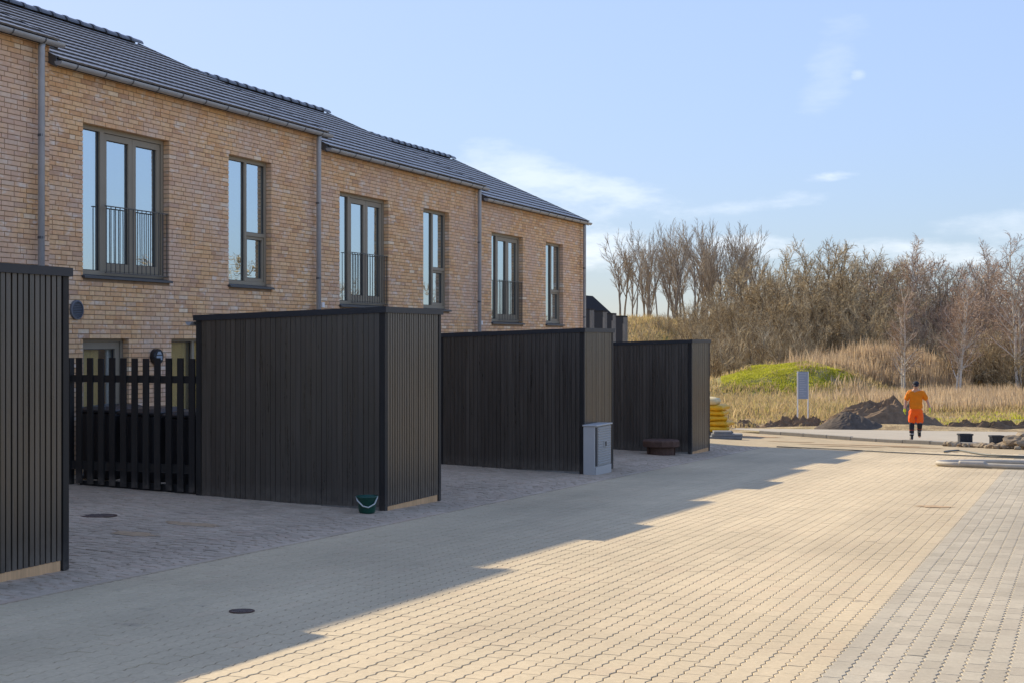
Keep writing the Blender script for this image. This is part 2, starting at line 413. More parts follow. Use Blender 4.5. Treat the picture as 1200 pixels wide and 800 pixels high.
def copy_thing(o, loc, label, rz=None, scale=None):
    kids = list(o.children)
    c = o.copy(); COL.objects.link(c); c.location = loc; RL[c] = Vector(loc); c['label'] = label
    if rz is not None: c.rotation_euler.z = rz
    if scale is not None: c.scale = scale
    for ch in kids: copy_tree(ch, c)
    return c


def tag(o, label, cat, group=None):
    o['label'] = label; o['category'] = cat
    if group: o['group'] = group
    return o


# ------------------------------------------------------------------ setting: terrain
def axis(lo, a, b, hi, fine, grow=1.25):
    mid = list(np.arange(a, b + 1e-6, fine)); st = fine; x = b; up = []
    while x < hi: st *= grow; x += st; up.append(x)
    st = fine; x = a; dn = []
    while x > lo: st *= grow; x -= st; dn.append(x)
    return np.array(dn[::-1] + mid + up)


xs, ys = axis(-1200, -50, 22, 1200, .6), axis(-400, -4, 135, 2200, .6)
XX, YY = np.meshgrid(xs, ys)
ZZ = G(XX, YY) - .045
rough = np.clip((YY - 47) / 3, 0, 1)
ZZ += rough * (RNG.random(XX.shape) - .5) * .09
nx, ny = len(xs), len(ys)
idx = np.arange(nx * ny).reshape(ny, nx)
F = np.stack([idx[:-1, :-1], idx[:-1, 1:], idx[1:, 1:], idx[1:, :-1]], -1).reshape(-1, 4)
o = link('ground', npmesh('ground', np.stack([XX, YY, ZZ], -1).reshape(-1, 3), F, M['ground']), smooth=True, kind='structure')


def sheet(name, poly, mat, lift, step=.8, **props):
    """flat-lying sheet following the ground; poly: x range per y row"""
    mb = MB()
    (y0, y1), xf0, xf1 = poly
    n = max(1, int((y1 - y0) / step)); k = 14
    grid = []
    for i in range(n + 1):
        y = y0 + (y1 - y0) * i / n; a, b_ = xf0(y), xf1(y)
        grid.append([(a + (b_ - a) * j / k, y, g(a + (b_ - a) * j / k, y) + lift) for j in range(k + 1)])
    for i in range(n):
        for j in range(k): mb.quad(grid[i][j], grid[i][j + 1], grid[i + 1][j + 1], grid[i + 1][j])
    return mb.build(name, mat, None, **props)


PAVE_END = 35.0
paving = sheet('paving', ((-6, PAVE_END), lambda y: -7.05, lambda y: 6.0), M['joint'], -.012, kind='structure')
sheet('bounce_paving', ((-30, PAVE_END), lambda y: 3.2, lambda y: 15.0), M['paver_g'], -.008, step=2, kind='structure')  # unseen pale ground, added to bounce sunlight into the shaded street
sheet('near_paving', ((-30, 2.4), lambda y: -7.05, lambda y: 3.19), M['paver_y'], -.004, step=2, kind='structure')
forecourt = sheet('forecourt', ((-6, PAVE_END), lambda y: -12.95, lambda y: -7.05), M['joint'], -.012, kind='structure')

# ------------------------------------------------------------------ pavers (bone-shaped, each with its own joint)
LW, PL, AM = .12, .24, .0085                             # lane width, stone length, zigzag amplitude
_side = [(-.12, 1), (-.06, -1), (0, 1), (.06, -1), (.12, 1)]
_hw, _hl = LW / 2 - .0025, PL / 2 - .0008
OUT = np.array([(_hw + AM * d_, y_ * _hl / .12) for y_, d_ in _side] + [(-_hw + AM * d_, y_ * _hl / .12) for y_, d_ in reversed(_side)])
CEN = OUT.copy(); CEN[:, 0] -= np.sign(OUT[:, 0]) * .004; CEN[:, 1] *= (_hl - .0012) / _hl
NO = 10


def paver_geom(C, tilt=True):
    """C (n,2) centres -> V, quads, tops"""
    n = len(C)
    zc = G(C[:, 0], C[:, 1])
    hz = RNG.normal(0, .0006, n); tx = RNG.normal(0, .003, n); ty = RNG.normal(0, .0022, n)
    # local slopes
    e = .05
    sx = (G(C[:, 0] + e, C[:, 1]) - zc) / e; sy = (G(C[:, 0], C[:, 1] + e) - zc) / e
    top = np.zeros((n, NO, 3)); mid = np.zeros((n, NO, 3)); bot = np.zeros((n, NO, 3))
    for A, P2, dz in ((top, CEN, .0), (mid, OUT, -.0032), (bot, OUT, -.02)):
        A[:, :, 0] = C[:, None, 0] + P2[None, :, 0]; A[:, :, 1] = C[:, None, 1] + P2[None, :, 1]
        A[:, :, 2] = (zc + hz)[:, None] + dz + P2[None, :, 0] * (sx + tx)[:, None] + P2[None, :, 1] * (sy + ty)[:, None]
    V = np.concatenate([top, mid, bot], 1).reshape(-1, 3)
    base = np.arange(n) * 3 * NO
    j = np.arange(NO); jn = (j + 1) % NO
    q1 = np.stack([j + NO, jn + NO, jn, j], -1); q2 = np.stack([j + 2 * NO, jn + 2 * NO, jn + NO, j + NO], -1)
    Q = (base[:, None, None] + np.concatenate([q1, q2])[None]).reshape(-1, 4)
    tops = np.array([[0, 1, 8, 9], [1, 2, 7, 8], [2, 3, 6, 7], [3, 4, 5, 6]])
    T = (base[:, None, None] + tops[None]).reshape(-1, 4)
    return V, np.concatenate([Q, T])


def split_near(C, extra=lambda x, y: True, n=300):
    """which centres show largest in the photograph"""
    X, Y, D = px(C[:, 0], C[:, 1], G(C[:, 0], C[:, 1]))
    ok = (X > 4) & (X < 1196) & (Y < 797) & (D > 1)
    order = np.argsort(np.where(ok, D, 1e9))
    near = np.zeros(len(C), bool); near[order[:n]] = True
    return near & ok


cent = []
for k in range(-60, 62):
    x = -1.36 + LW / 2 + LW * k
    if x < -7.07 or x > 3.2: continue
    off = .12 * (k % 2)
    yy = np.arange(2.0, PAVE_END - .15, PL) + off
    cent.append(np.stack([np.full_like(yy, x), yy], -1))
cent = np.concatenate(cent)
Xp, Yp, Dp = px(cent[:, 0], cent[:, 1], G(cent[:, 0], cent[:, 1]))
keep = (Dp > 2) & (Xp > -260) & (Xp < 1480) & (Yp < 1150)
cent = cent[keep]
near = split_near(cent)
isy = (cent[:, 0] < -1.36)
tmpl = {}
for nm, mt in (('y', M['paver_y']), ('g', M['paver_g'])):
    V, Fq = paver_geom(np.array([[0., 0.]])); V = V.copy()
    for ring_, dz in ((0, 0), (1, -.0032), (2, -.02)): V[ring_ * NO:(ring_ + 1) * NO, 2] = dz
    tmpl[nm] = npmesh('paver', V, Fq, mt)
for (x, y) in cent[near]:
    o = bpy.data.objects.new('paver', tmpl['y' if x < -1.36 else 'g']); COL.objects.link(o); o.parent = paving
    o.location = (x, y, g(x, y) + random.gauss(0, .001)); o.rotation_euler = (-math.atan(.026) + random.gauss(0, .005), random.gauss(0, .005), 0)
for nm, sel, mt in (('yellow_paver', isy & ~near, M['paver_y']), ('grey_paver', ~isy & ~near, M['paver_g'])):
    V, Fq = paver_geom(cent[sel]); link(nm, npmesh(nm, V, Fq, mt), paving, kind='stuff')

# forecourt clinkers: small bricks in running bond across the plot
cl = []
row = 0
for y in np.arange(6.0, PAVE_END - .1, .072):
    xx_ = np.arange(-12.9 + random.uniform(0, .14), -7.05, .14); cl.append(np.stack([xx_ + .07, np.full_like(xx_, y)], -1)); row += 1
cl = np.concatenate(cl); cl = cl[cl[:, 0] < -7.19]
Xp, Yp, Dp = px(cl[:, 0], cl[:, 1], G(cl[:, 0], cl[:, 1])); cl = cl[(Xp > -200) & (Dp > 3)]; cl = cl + RNG.normal(0, .003, cl.shape)


def clinker_geom(C):
    n = len(C); zc = G(C[:, 0], C[:, 1]) + RNG.normal(0, .0016, n)
    hx, hy = .0675, .0335
    P4 = np.array([(-hx, -hy), (hx, -hy), (hx, hy), (-hx, hy)])
    V = np.zeros((n, 8, 3)); tx = RNG.normal(0, .009, n); ty = RNG.normal(0, .009, n)
    for k, (sc, dz) in enumerate(((.96, .004), (1, -.015))):
        s_ = slice(k * 4, k * 4 + 4)
        V[:, s_, 0] = C[:, None, 0] + P4[None, :, 0] * (1 if k else .98); V[:, s_, 1] = C[:, None, 1] + P4[None, :, 1] * sc
        V[:, s_, 2] = zc[:, None] + dz + P4[None, :, 0] * (tx - .033)[:, None] + P4[None, :, 1] * (ty - .026)[:, None]
    f = np.array([(0, 1, 2, 3), (4, 5, 1, 0), (5, 6, 2, 1), (6, 7, 3, 2), (7, 4, 0, 3)])
    return V.reshape(-1, 3), (np.arange(n)[:, None, None] * 8 + f[None]).reshape(-1, 4)


kb = MB()
for y in np.arange(5.0, PAVE_END - .2, .5):
    kb.hex([(-7.118 + dx_, y + dy_, g(-7.1, y + dy_) + dz_ + random.gauss(0, .0012)) for dz_ in (-.03, .0055) for dx_, dy_ in ((-.105, .003), (-.007, .003), (-.007, .497), (-.105, .497))])
kb.build('edging_stone', M['clinker'], forecourt, kind='stuff')
V, Fq = clinker_geom(cl); link('clinker', npmesh('clinker', V, Fq, M['clinker']), forecourt, kind='stuff')


def patch(name, cx, cy, rx, ry, mat, lift, label=None, n=22, wob=.25, **props):
    mb = MB(); pts = []
    for k in range(n):
        a = 2 * math.pi * k / n; w = 1 + random.uniform(-wob, wob)
        pts.append((cx + rx * w * math.cos(a), cy + ry * w * math.sin(a)))
    c = (cx, cy, g(cx, cy) + lift + .004)
    for k in range(n):
        p, q = pts[k], pts[(k + 1) % n]; mb.quad(c, (*p, g(*p) + lift), (*q, g(*q) + lift))
    return mb.build(name, mat, None, **props)


for cx, cy, rx, ry in ((-8.85, 12.1, .26, .15), (-8.85, 13.15, .32, .14), (-1.8, 19.6, .24, .16)):
    patch('sand_patch', cx, cy, rx, ry, M['sand_orange'], .0065, kind='structure')


def cover(x, y, r_, label):
    t = empty('drain_cover', (x, y, g(x, y)), label, 'drain cover', 'drain covers in the paving')
    t.rotation_euler = (-math.atan(.026), 0, 0)
    mb = MB(); mb.lathe([(r_ * 1.18, .002), (r_ * 1.18, .008), (r_ * 1.02, .009), (r_ * 1.0, .004)], (x, y, g(x, y)), 24); mb.build('rim', M['rust'], t)
    mb = MB(); mb.lathe([(r_ * .98, .003), (r_ * .98, .007), (r_ * .9, .0085)], (x, y, g(x, y)), 24)
    for k in range(-3, 4):
        w = math.sqrt(max(.01, .75 - (k / 4) ** 2)) * r_
        mb.box(x + k * r_ * .24 - r_ * .05, x + k * r_ * .24 + r_ * .05, y - w * .9, y + w * .9, g(x, y) + .009, g(x, y) + .0125)
    mb.build('lid', M['iron'], t)


cover(-5.43, 8.67, .075, 'small round iron drain cover in the shaded paving near the bottom left')
cover(-10.06, 13.15, .17, 'brown iron drain cover in the forecourt before the picket gate')

# ------------------------------------------------------------------ road, kerb, sand strip beyond the paving
kl = lambda X: 44.46 - .765 * (X + 8.65)                   # kerb line
kli = lambda Y: -8.65 - (Y - 44.46) / .765
sheet('sand_strip', ((PAVE_END, 47.5), lambda y: -16.0, lambda y: min(6.0, kli(y) - .02)), M['sand'], -.006, kind='structure')
mb = MB()
nseg = 60
for i in range(nseg):
    x0, x1_ = -11.4 + (i) * .9, -11.4 + (i + 1) * .9
    far = lambda x: 47.2 + .19 * (x + 6.84)
    for j in range(5):
        a0, a1 = j / 5, (j + 1) / 5
        pt = lambda x, a: (x, max(kl(x), -30) + (far(x) - max(kl(x), -30)) * a, g(x, kl(x) + (far(x) - kl(x)) * a) + .075)
        if far(x0) <= kl(x0): continue
        mb.quad(pt(x0, a0), pt(x1_, a0), pt(x1_, a1), pt(x0, a1))
road = mb.build('road', M['road'], None, kind='structure')
kerbrun = empty('kerb', (-5, 42, g(-5, 42)), 'row of low concrete kerb stones along the pale road', 'kerb')
dx = 1 / math.hypot(1, .765); x = -9.4
i = 0
while x < 3:
    x1_ = x + dx * .99
    mb = MB(); ex = .06 * .765 * dx; ey = .06 * dx
    zz0, zz1 = g(x, kl(x)), g(x1_, kl(x1_)); hh = .095 + random.uniform(-.008, .008)
    a, c = (x - ex, kl(x) - ey), (x1_ - ex, kl(x1_) - ey); d, b_ = (x + ex, kl(x) + ey), (x1_ + ex, kl(x1_) + ey)
    mb.hex([(*a, zz0 - .05), (*c, zz1 - .05), (*b_, zz1 - .05), (*d, zz0 - .05), (*a, zz0 + hh), (*c, zz1 + hh), (*b_, zz1 + hh), (*d, zz0 + hh)])
    bevel(mb.build('kerb_stone', M['kerb'], kerbrun), .012, 1)
    x += dx; i += 1
for cx, cy, rx, ry in ((-4.9, 38.6, 1.0, .35), (-6.3, 38.4, .8, .18), (-3.9, 37.7, .7, .2), (-7.4, 39.9, .7, .2), (-9.3, 43.0, .9, .4), (-5.6, 37.2, .9, .16)):
    patch('sand_patch', cx, cy, rx, ry, M['sand_orange'], .004, kind='structure')

# ------------------------------------------------------------------ houses
WX = -12.93
HW = 7.47
STEP = .24


def tile_mesh():
    prof = []
    for k in range(9):
        t = k / 8
        prof.append((t * .303 - .0, .0018 * math.cos(2 * math.pi * (t * 2 - .12)) * (1 if t < .5 else .8)))
    v, f = [], []
    n = len(prof)
    for y, h in prof: v.append((0, y, h + .031))          # lower (butt) edge
    for y, h in prof: v.append((-.40, y, h + .004))
    for y, h in prof: v.append((0, y, h + .004))
    for k in range(n - 1):
        f.append((k, k + 1, n + k + 1, n + k)); f.append((2 * n + k, 2 * n + k + 1, k + 1, k))
    f.append((0, n, 2 * n)); f.append((n - 1, 3 * n - 1, 2 * n - 1))
    return np.array(v), f


TV, TF = tile_mesh()
tile_me = bpy.data.meshes.new('roof_tile'); tile_me.from_pydata([tuple(v) for v in TV], [], TF); tile_me.materials.append(M['tile']); tile_me.update()


def ridge_mesh():
    mb = MB(); rings = []
    for y, r_ in ((0, .115), (.06, .118), (.065, .105), (.40, .092)):
        rings.append([(math.cos(a) * r_ * 1.15, y, math.sin(a) * r_ - .03) for a in [math.pi * k / 8 for k in range(9)]])
    for k in range(3):
        for j in range(8): mb.quad(rings[k][j], rings[k][j + 1], rings[k + 1][j + 1], rings[k + 1][j])
    mb.quad(*[rings[0][j] for j in range(9)])
    return mb.mesh('ridge_tile', M['tile'])


ridge_me = ridge_mesh()


def brick_box(y0, y1, z0, z1, dx=.0, depth=.1):
    xf = WX + dx
    return [(WX - depth, y0, z0), (xf, y0, z0), (xf, y1, z0), (WX - depth, y1, z0), (WX - depth, y0, z1), (xf, y0, z1), (xf, y1, z1), (WX - depth, y1, z1)]


bm_str = MB().hex([(p[0] - WX, p[1], p[2]) for p in brick_box(-.114, .114, -.0275, .0275, .004)]).mesh('brick', M['brick'])
bm_hdr = MB().hex([(p[0] - WX, p[1], p[2]) for p in brick_box(-.054, .054, -.0275, .0275, .004)]).mesh('brick', M['brick'])


def add_window(root, ys, y0, y1, z0, z1, kind):
    """kind: 'french' side light + double door with railing, 'pair' two lights, 'plain' one light"""
    xo = WX - .10                                        # frame front
    win = MB()
    fr = .062
    y0, y1, z0f = y0 + .008, y1 - .008, z0 + .062
    win.box(xo - .10, xo, y0, y0 + fr, z0f, z1 - .006); win.box(xo - .10, xo, y1 - fr, y1, z0f, z1 - .006)
    win.box(xo - .10, xo, y0 + fr, y1 - fr, z1 - .006 - fr, z1 - .006); win.box(xo - .10, xo, y0 + fr, y1 - fr, z0f, z0f + fr)
    w = win.build('window', M['frame'], root); w['label'] = {'french': 'tall window with a side light and double doors', 'pair': 'tall two light window', 'plain': 'ground floor window', 'door': 'ground floor glazed door'}[kind]
    top, bot = z1 - .006 - fr, z0f + fr
    # sill
    MB().hex([(xo - .02, y0 - .03, z0 + .012), (WX + .055, y0 - .03, z0), (WX + .055, y1 + .03, z0), (xo - .02, y1 + .03, z0 + .012),
              (xo - .02, y0 - .03, z0 + .062), (WX + .055, y0 - .03, z0 + .034), (WX + .055, y1 + .03, z0 + .034), (xo - .02, y1 + .03, z0 + .062)]).build('sill', M['sill'], w)
    def pane(a, b_, c, d, sash=0, back=.03):
        if sash:
            q = MB(); x_ = xo - .018
            q.box(x_ - .07, x_, a, a + sash, c, d); q.box(x_ - .07, x_, b_ - sash, b_, c, d); q.box(x_ - .07, x_, a + sash, b_ - sash, c, c + sash * 1.25); q.box(x_ - .07, x_, a + sash, b_ - sash, d - sash, d)
            q.build('sash', M['frame'], w); a, b_, c, d = a + sash, b_ - sash, c + sash * 1.25, d - sash; back = .05
        # black glazing gasket + insulating unit
        gk = MB(); xg = xo - back; e = .010
        gk.box(xg - .01, xg + .004, a, a + e, c, d); gk.box(xg - .01, xg + .004, b_ - e, b_, c, d); gk.box(xg - .01, xg + .004, a + e, b_ - e, c, c + e); gk.box(xg - .01, xg + .004, a + e, b_ - e, d - e, d)
        gk.build('gasket', M['blackplastic'], w)
        t1, t2 = random.gauss(0, .0016), random.gauss(0, .0016)
        MB().hex([(xg - .012 + q_ + o_, y_, z_) for z_, o_ in ((c + .001, 0), (d - .001, t1)) for q_, y_ in ((0, a + .001), (.008, a + .001), (.008 + t2, b_ - .001), (t2, b_ - .001))]).build('pane', M['glass'] if kind in ('french', 'pair') else M['glass_clear'], w)
    a, b_ = y0 + fr, y1 - fr
    if kind == 'french':
        mm = a + .44; MB().box(xo - .10, xo + .004, mm, mm + .085, bot, top).build('mullion', M['frame'], w)
        pane(a, mm, bot, top)
        d0 = mm + .085; dm = (d0 + b_) / 2
        pane(d0 + .004, dm - .003, bot + .006, top - .006, .088); pane(dm + .003, b_ - .004, bot + .006, top - .006, .088)
        rl = MB(); ra, rb = mm + .03, y1 + .004; xr = WX - .035
        rz0, rz1 = z0f + .03, z0f + .98
        rl.box(xr - .008, xr + .03, ra, rb, rz1, rz1 + .012)
        rail = rl.build('balcony_railing', M['rail'], root)
        MB().box(xr - .004, xr + .026, ra, rb, rz0, rz0 + .012).build('bottom_rail', M['rail'], rail)
        nb = 15
        bar = MB().box(-.005, .005, -.010 / 2, .010 / 2, 0, rz1 - rz0 - .012)
        bmz = bar.mesh('bar', M['rail']); rlc = rootloc(root)
        for k in range(nb):
            y = ra + .02 + (rb - ra - .04) * k / (nb - 1)
            link('bar', bmz, rail, (xr + .011 - rlc.x, y - rlc.y, rz0 + .012 - rlc.z))
    elif kind == 'pair':
        mm = (a + b_) / 2; MB().box(xo - .10, xo + .004, mm - .034, mm + .034, bot, top).build('mullion', M['frame'], w)
        pane(a, mm - .034, bot, top)
        tz = bot + (top - bot) * .40
        MB().box(xo - .10, xo + .003, mm + .034, b_, tz - .03, tz + .03).build('transom', M['frame'], w)
        pane(mm + .034, b_, tz + .03, top); pane(mm + .037, b_ - .003, bot + .003, tz - .033, .045)
    elif kind == 'door':
        pane(a + .004, b_ - .004, bot, top - .004, .10)
    else:
        mm = (a + b_) / 2; MB().box(xo - .10, xo + .004, mm - .034, mm + .034, bot, top).build('mullion', M['frame'], w)
        pane(a, mm - .034, bot, top); pane(mm + .034, b_, bot, top)
    if kind in ('door', 'plain'):
        for k_ in range(5):
            ya_ = y0 + .05 + (y1 - y0 - .1) * k_ / 5.0; yb_ = ya_ + (y1 - y0 - .1) / 5 - .006
            if kind == 'door' and k_ in (3,): continue
            MB().box(xo - .125 - .004 * (k_ % 2), xo - .104 - .004 * (k_ % 2), ya_, yb_, z0f + .02, z1 - .08).build('lit_room_board', M['white'] if (kind == 'door' and k_ > 3) else M['room_ochre'], w)  # boards behind the panes, the sunlit room painted in as ochre


HLAB = ['leftmost brick terraced house, cut off by the left edge of the photo', 'brick terraced house with the picket gate and round wall lamp before it',
        'brick terraced house behind the grey utility cabinet and its shed', 'end brick terraced house at the far right of the row']


def house(k, ys, eave, nbr, ntile):
    """ys: start along the street, eave: gutter height"""
    ye = ys + HW
    gz = g(WX, (ys + ye) / 2) - .25
    root = empty('brick_house', (WX, ys, gz), HLAB[k], 'house', 'stepped row of brick terraced houses')
    rl = RL[root]
    zt = eave + .06                                      # top of masonry
    ups = [(.70, 2.75, eave - 2.835, eave - .665, 'french'), (4.39, 5.73, eave - 2.835, eave - .665, 'pair')]
    gnd = [(.70, 1.75, eave - 5.60, eave - 3.645, 'door'), (2.80, 4.25, eave - 4.98, eave - 3.645, 'plain')]
    ops = [(ys + a, ys + b_, c, d, t) for a, b_, c, d, t in ups + gnd]
    # mortar backing with openings (grid of cells)
    yb = sorted({ys, ye, *[o_[0] for o_ in ops], *[o_[1] for o_ in ops]}); zb = sorted({gz - .4, zt, *[o_[2] for o_ in ops], *[o_[3] for o_ in ops]})
    mb = MB(); x0, x1_ = WX - .006, WX - .36
    inside = lambda y, z: any(o_[0] < y < o_[1] and o_[2] < z < o_[3] for o_ in ops)
    for i in range(len(yb) - 1):
        for j in range(len(zb) - 1):
            if inside((yb[i] + yb[i + 1]) / 2, (zb[j] + zb[j + 1]) / 2): continue
            mb.quad((x0, yb[i], zb[j]), (x0, yb[i + 1], zb[j]), (x0, yb[i + 1], zb[j + 1]), (x0, yb[i], zb[j + 1]))
            mb.quad((x1_, yb[i + 1], zb[j]), (x1_, yb[i], zb[j]), (x1_, yb[i], zb[j + 1]), (x1_, yb[i + 1], zb[j + 1]))
    for a, b_, c, d, t in ops:
        mb.quad((x0, a, c), (x0, a, d), (x1_, a, d), (x1_, a, c)); mb.quad((x0, b_, d), (x0, b_, c), (x1_, b_, c), (x1_, b_, d))
        mb.quad((x0, a, d), (x0, b_, d), (x1_, b_, d), (x1_, a, d)); mb.quad((x0, b_, c), (x0, a, c), (x1_, a, c), (x1_, b_, c))
    wall = mb.build('wall', M['mortar'], root)
    # bricks
    ind, stuff = [], MB()
    nc = int((zt - gz + .35) / .0667)
    rs = random.Random(11 + k)
    for c in range(nc):
        z0 = zt - (c + 1) * .0667 + .006; z1 = z0 + .0547; zc = (z0 + z1) / 2
        if z1 < gz - .2: break
        y = ys + rs.choice((0, -.06, -.12, -.18))
        blk = [(o_[0], o_[1]) for o_ in ops if o_[2] - .01 < zc < o_[3] + .001]
        while y < ye - .001:
            Lb = .24 if rs.random() < .86 else .12
            a, b_ = max(y, ys) + (.006 if y > ys else 0.0), min(y + Lb - .006, ye); y += Lb
            segs = [(a, b_)]
            for p, q in blk:
                segs = [s_ for s0 in segs for s_ in ((s0[0], min(s0[1], p + .003)), (max(s0[0], q - .003), s0[1])) if s_[1] - s_[0] > .008]
            segs = [(next((q - .003 for p, q in blk if 0 < s_[0] - q < .03), s_[0]), next((p + .003 for p, q in blk if 0 < p - s_[1] < .03), s_[1])) for s_ in segs]
            for a1, b1 in segs:
                full = abs((b1 - a1) - (Lb - .012)) < .002
                pxx, pyy, d = px(WX, (a1 + b1) / 2, zc)
                vis = 3 < pxx < 1190 and 3 < pyy < 570 and not (pxx < 78 and pyy > 309) and not (pxx > 227 and pyy > 362)
                if full and vis: ind.append((d, (a1 + b1) / 2, zc, Lb))
                else: stuff.hex([(p_[0] + (rs.gauss(0, .0012) if i_ in (1, 2, 5, 6) else 0), p_[1], p_[2]) for i_, p_ in enumerate(brick_box(a1, b1, z0, z1, .004))])
    ind.sort()
    for d, yc, zc, Lb in ind[:nbr]:
        ob = bpy.data.objects.new('brick', bm_str if Lb > .2 else bm_hdr); COL.objects.link(ob); ob.parent = wall
        ob.location = (WX - rl.x + random.gauss(0, .0012), yc - rl.y, zc - rl.z)
    for d, yc, zc, Lb in ind[nbr:]:
        stuff.hex([(p_[0] + (rs.gauss(0, .0012) if i_ in (1, 2, 5, 6) else 0), p_[1], p_[2]) for i_, p_ in enumerate(brick_box(yc - Lb / 2 + .006, yc + Lb / 2 - .006, zc - .0275, zc + .0275, .004))])
    stuff.build('brickwork', M['brick'], wall, kind='stuff')
    for a, b_, c, d, t in ops: add_window(root, ys, a, b_, c, d, t)
    # shell: rear wall with openings, gables, floors
    xr = WX - 7.97; xm = (WX + xr) / 2; er = eave + .08; rh = er + (WX + .13 - xm) * .463
    sh = MB()
    rops = [(ys + .9, ys + 3.1, gz + .3, gz + 2.5), (ys + 4.3, ys + 6.4, gz + .3, gz + 2.5)]
    yb = sorted({ys, ye, *[o_[0] for o_ in rops], *[o_[1] for o_ in rops]}); zb = [gz - .4, gz + .3, gz + 2.5, zt]
    for i in range(len(yb) - 1):
        for j in range(3):
            if j == 1 and any(o_[0] < (yb[i] + yb[i + 1]) / 2 < o_[1] for o_ in rops): continue
            sh.box(xr, xr + .3, yb[i], yb[i + 1], zb[j], zb[j + 1])
    for yy_, sgn in ((ys + .001, 1), (ye - .001, -1)):
        ya, yb_ = (yy_, yy_ + .14) if sgn > 0 else (yy_ - .14, yy_)
        P5 = [(WX - .11, gz - .4), (WX - .11, er - .12), (xm, rh - .12), (xr + .301, er - .12), (xr + .301, gz - .4)]
        sh.ring([[(x_, ya, z_) for x_, z_ in P5], [(x_, yb_, z_) for x_, z_ in P5]])
    sh.build('shell', M['brick'], root)
    fl = MB(); fl.box(xr + .31, WX - .365, ys + .15, ye - .15, gz + .12, gz + .2); fl.build('floor', M['floor_wood'], root)
    ce = MB(); ce.box(xr + .31, WX - .365, ys + .15, ye - .15, gz + 2.75, gz + 3.0); ce.build('ceiling', M['white'], root)
    pt = MB(); pt.box(xr + 3.9, xr + 4.0, ys + .15, ye - .15, gz + 3.0, zt); pt.box(WX - 4.4, WX - .37, ys + 2.42, ys + 2.52, gz + .2, gz + 2.75); pt.build('partition', M['room_ochre'], root)
    # roof
    roof = MB(); ex, rx_ = WX + .13, xr - .13
    for sgn, xe in ((1, ex), (-1, rx_)):
        d = .463
        roof.hex([(xe, ys, er - .11), (xe, ye, er - .11), (xm, ye, rh - .11), (xm, ys, rh - .11), (xe, ys, er - .012), (xe, ye, er - .012), (xm, ye, rh - .012), (xm, ys, rh - .012)] if sgn < 0 else
                 [(xe, ye, er - .11), (xe, ys, er - .11), (xm, ys, rh - .11), (xm, ye, rh - .11), (xe, ye, er - .012), (xe, ys, er - .012), (xm, ys, rh - .012), (xm, ye, rh - .012)])
    rf = roof.build('roof', M['felt'], root)
    slope = math.atan(.463); ln = math.hypot(ex - xm, rh - er); ng = 13; gauge = (ln - .05) / ng
    ncol = 25; cw = HW / ncol
    ca, sa = math.cos(slope), math.sin(slope)
    tl = []
    for i in range(ng):
        for j in range(ncol):
            dd = i * gauge - .03; xx = ex - dd * ca; zz = er + dd * sa; yy = ys + j * cw + .001
            p = px(xx, yy, zz); tl.append(((p[2] if -8 < p[0] < 1200 and p[1] > -6 else 1e6), xx, yy, zz))
    tl.sort(); tv, tf = [], []
    rot = Matrix.Rotation(slope, 3, 'Y')
    R3 = np.array(rot)
    for q, (d, xx, yy, zz) in enumerate(tl):
        jit = random.gauss(0, .0008)
        if q < ntile and d < 1e5:
            ob = bpy.data.objects.new('roof_tile', tile_me); COL.objects.link(ob); ob.parent = rf; ob.location = (xx - rl.x, yy - rl.y, zz - rl.z + jit); ob.rotation_euler = (random.gauss(0, .0012), slope, 0)
        else:
            i0 = len(tv); pv = TV @ R3.T + np.array([xx, yy, zz + jit]); tv += [tuple(v) for v in pv]; tf += [tuple(i0 + a for a in f_) for f_ in TF]
    # rear slope tiles
    rear = []
    for i in range(ng):
        for j in range(ncol):
            dd = i * gauge - .03; rear.append((rx_ + dd * ca, ys + (j + 1) * cw - .001, er + dd * sa))
    Rr = np.array(Matrix.Rotation(math.pi, 3, 'Z') @ rot)
    for xx, yy, zz in rear:
        i0 = len(tv); pv = TV @ Rr.T + np.array([xx, yy, zz]); tv += [tuple(v) for v in pv]; tf += [tuple(i0 + a for a in f_) for f_ in TF]
    q = MB(); q.v, q.f, q.mi = tv, tf, [0] * len(tf); q.build('roof_tile_field', M['tile'], rf, kind='stuff')
    nr_ = int(HW / .365)
    for j in range(nr_):
        ob = bpy.data.objects.new('ridge_tile', ridge_me); COL.objects.link(ob); ob.parent = rf
        ob.location = (xm - rl.x, ys + j * HW / nr_ - rl.y, rh + .02 - rl.z + random.gauss(0, .003)); ob.rotation_euler = (R(1.5), 0, 0)
    # verge boards
    vb = MB()
    for yv0, yv1 in ((ys - .022, ys - .002), (ye + .002, ye + .022)):
        for xe, sg in ((ex, 1), (rx_, -1)):
            vb.hex([(xe, yv0, er - .12), (xe, yv1, er - .12), (xm, yv1, rh - .12), (xm, yv0, rh - .12), (xe, yv0, er + .03), (xe, yv1, er + .03), (xm, yv1, rh + .03), (xm, yv0, rh + .03)])
    vb.build('verge_board', M['zinc_dark'], rf)
    # gutter and downpipe
    gx, gzz, gr = WX + .17, eave + .035, .06
    gm = MB(); nseg = 10
    prof = [(gx + math.cos(a) * gr, gzz + math.sin(a) * gr) for a in [math.pi + math.pi * i / nseg for i in range(nseg + 1)]]
    inn = [(gx + math.cos(a) * (gr - .006), gzz + .001 + math.sin(a) * (gr - .006)) for a in [2 * math.pi - math.pi * i / nseg for i in range(nseg + 1)]]
    ring_ = prof + inn
    ya, yb_ = ys - .03, ye + .06
    gm.ring([[(x_, ya, z_) for x_, z_ in ring_], [(x_, yb_, z_) for x_, z_ in ring_]], cap=False)
    gm.ring([[(x_, ya, z_) for x_, z_ in prof], [(x_, ya + .006, z_) for x_, z_ in prof]]); gm.ring([[(x_, yb_ - .006, z_) for x_, z_ in prof], [(x_, yb_, z_) for x_, z_ in prof]])
    gut = gm.build('gutter', M['zinc'], root, smooth=False)
    br = []
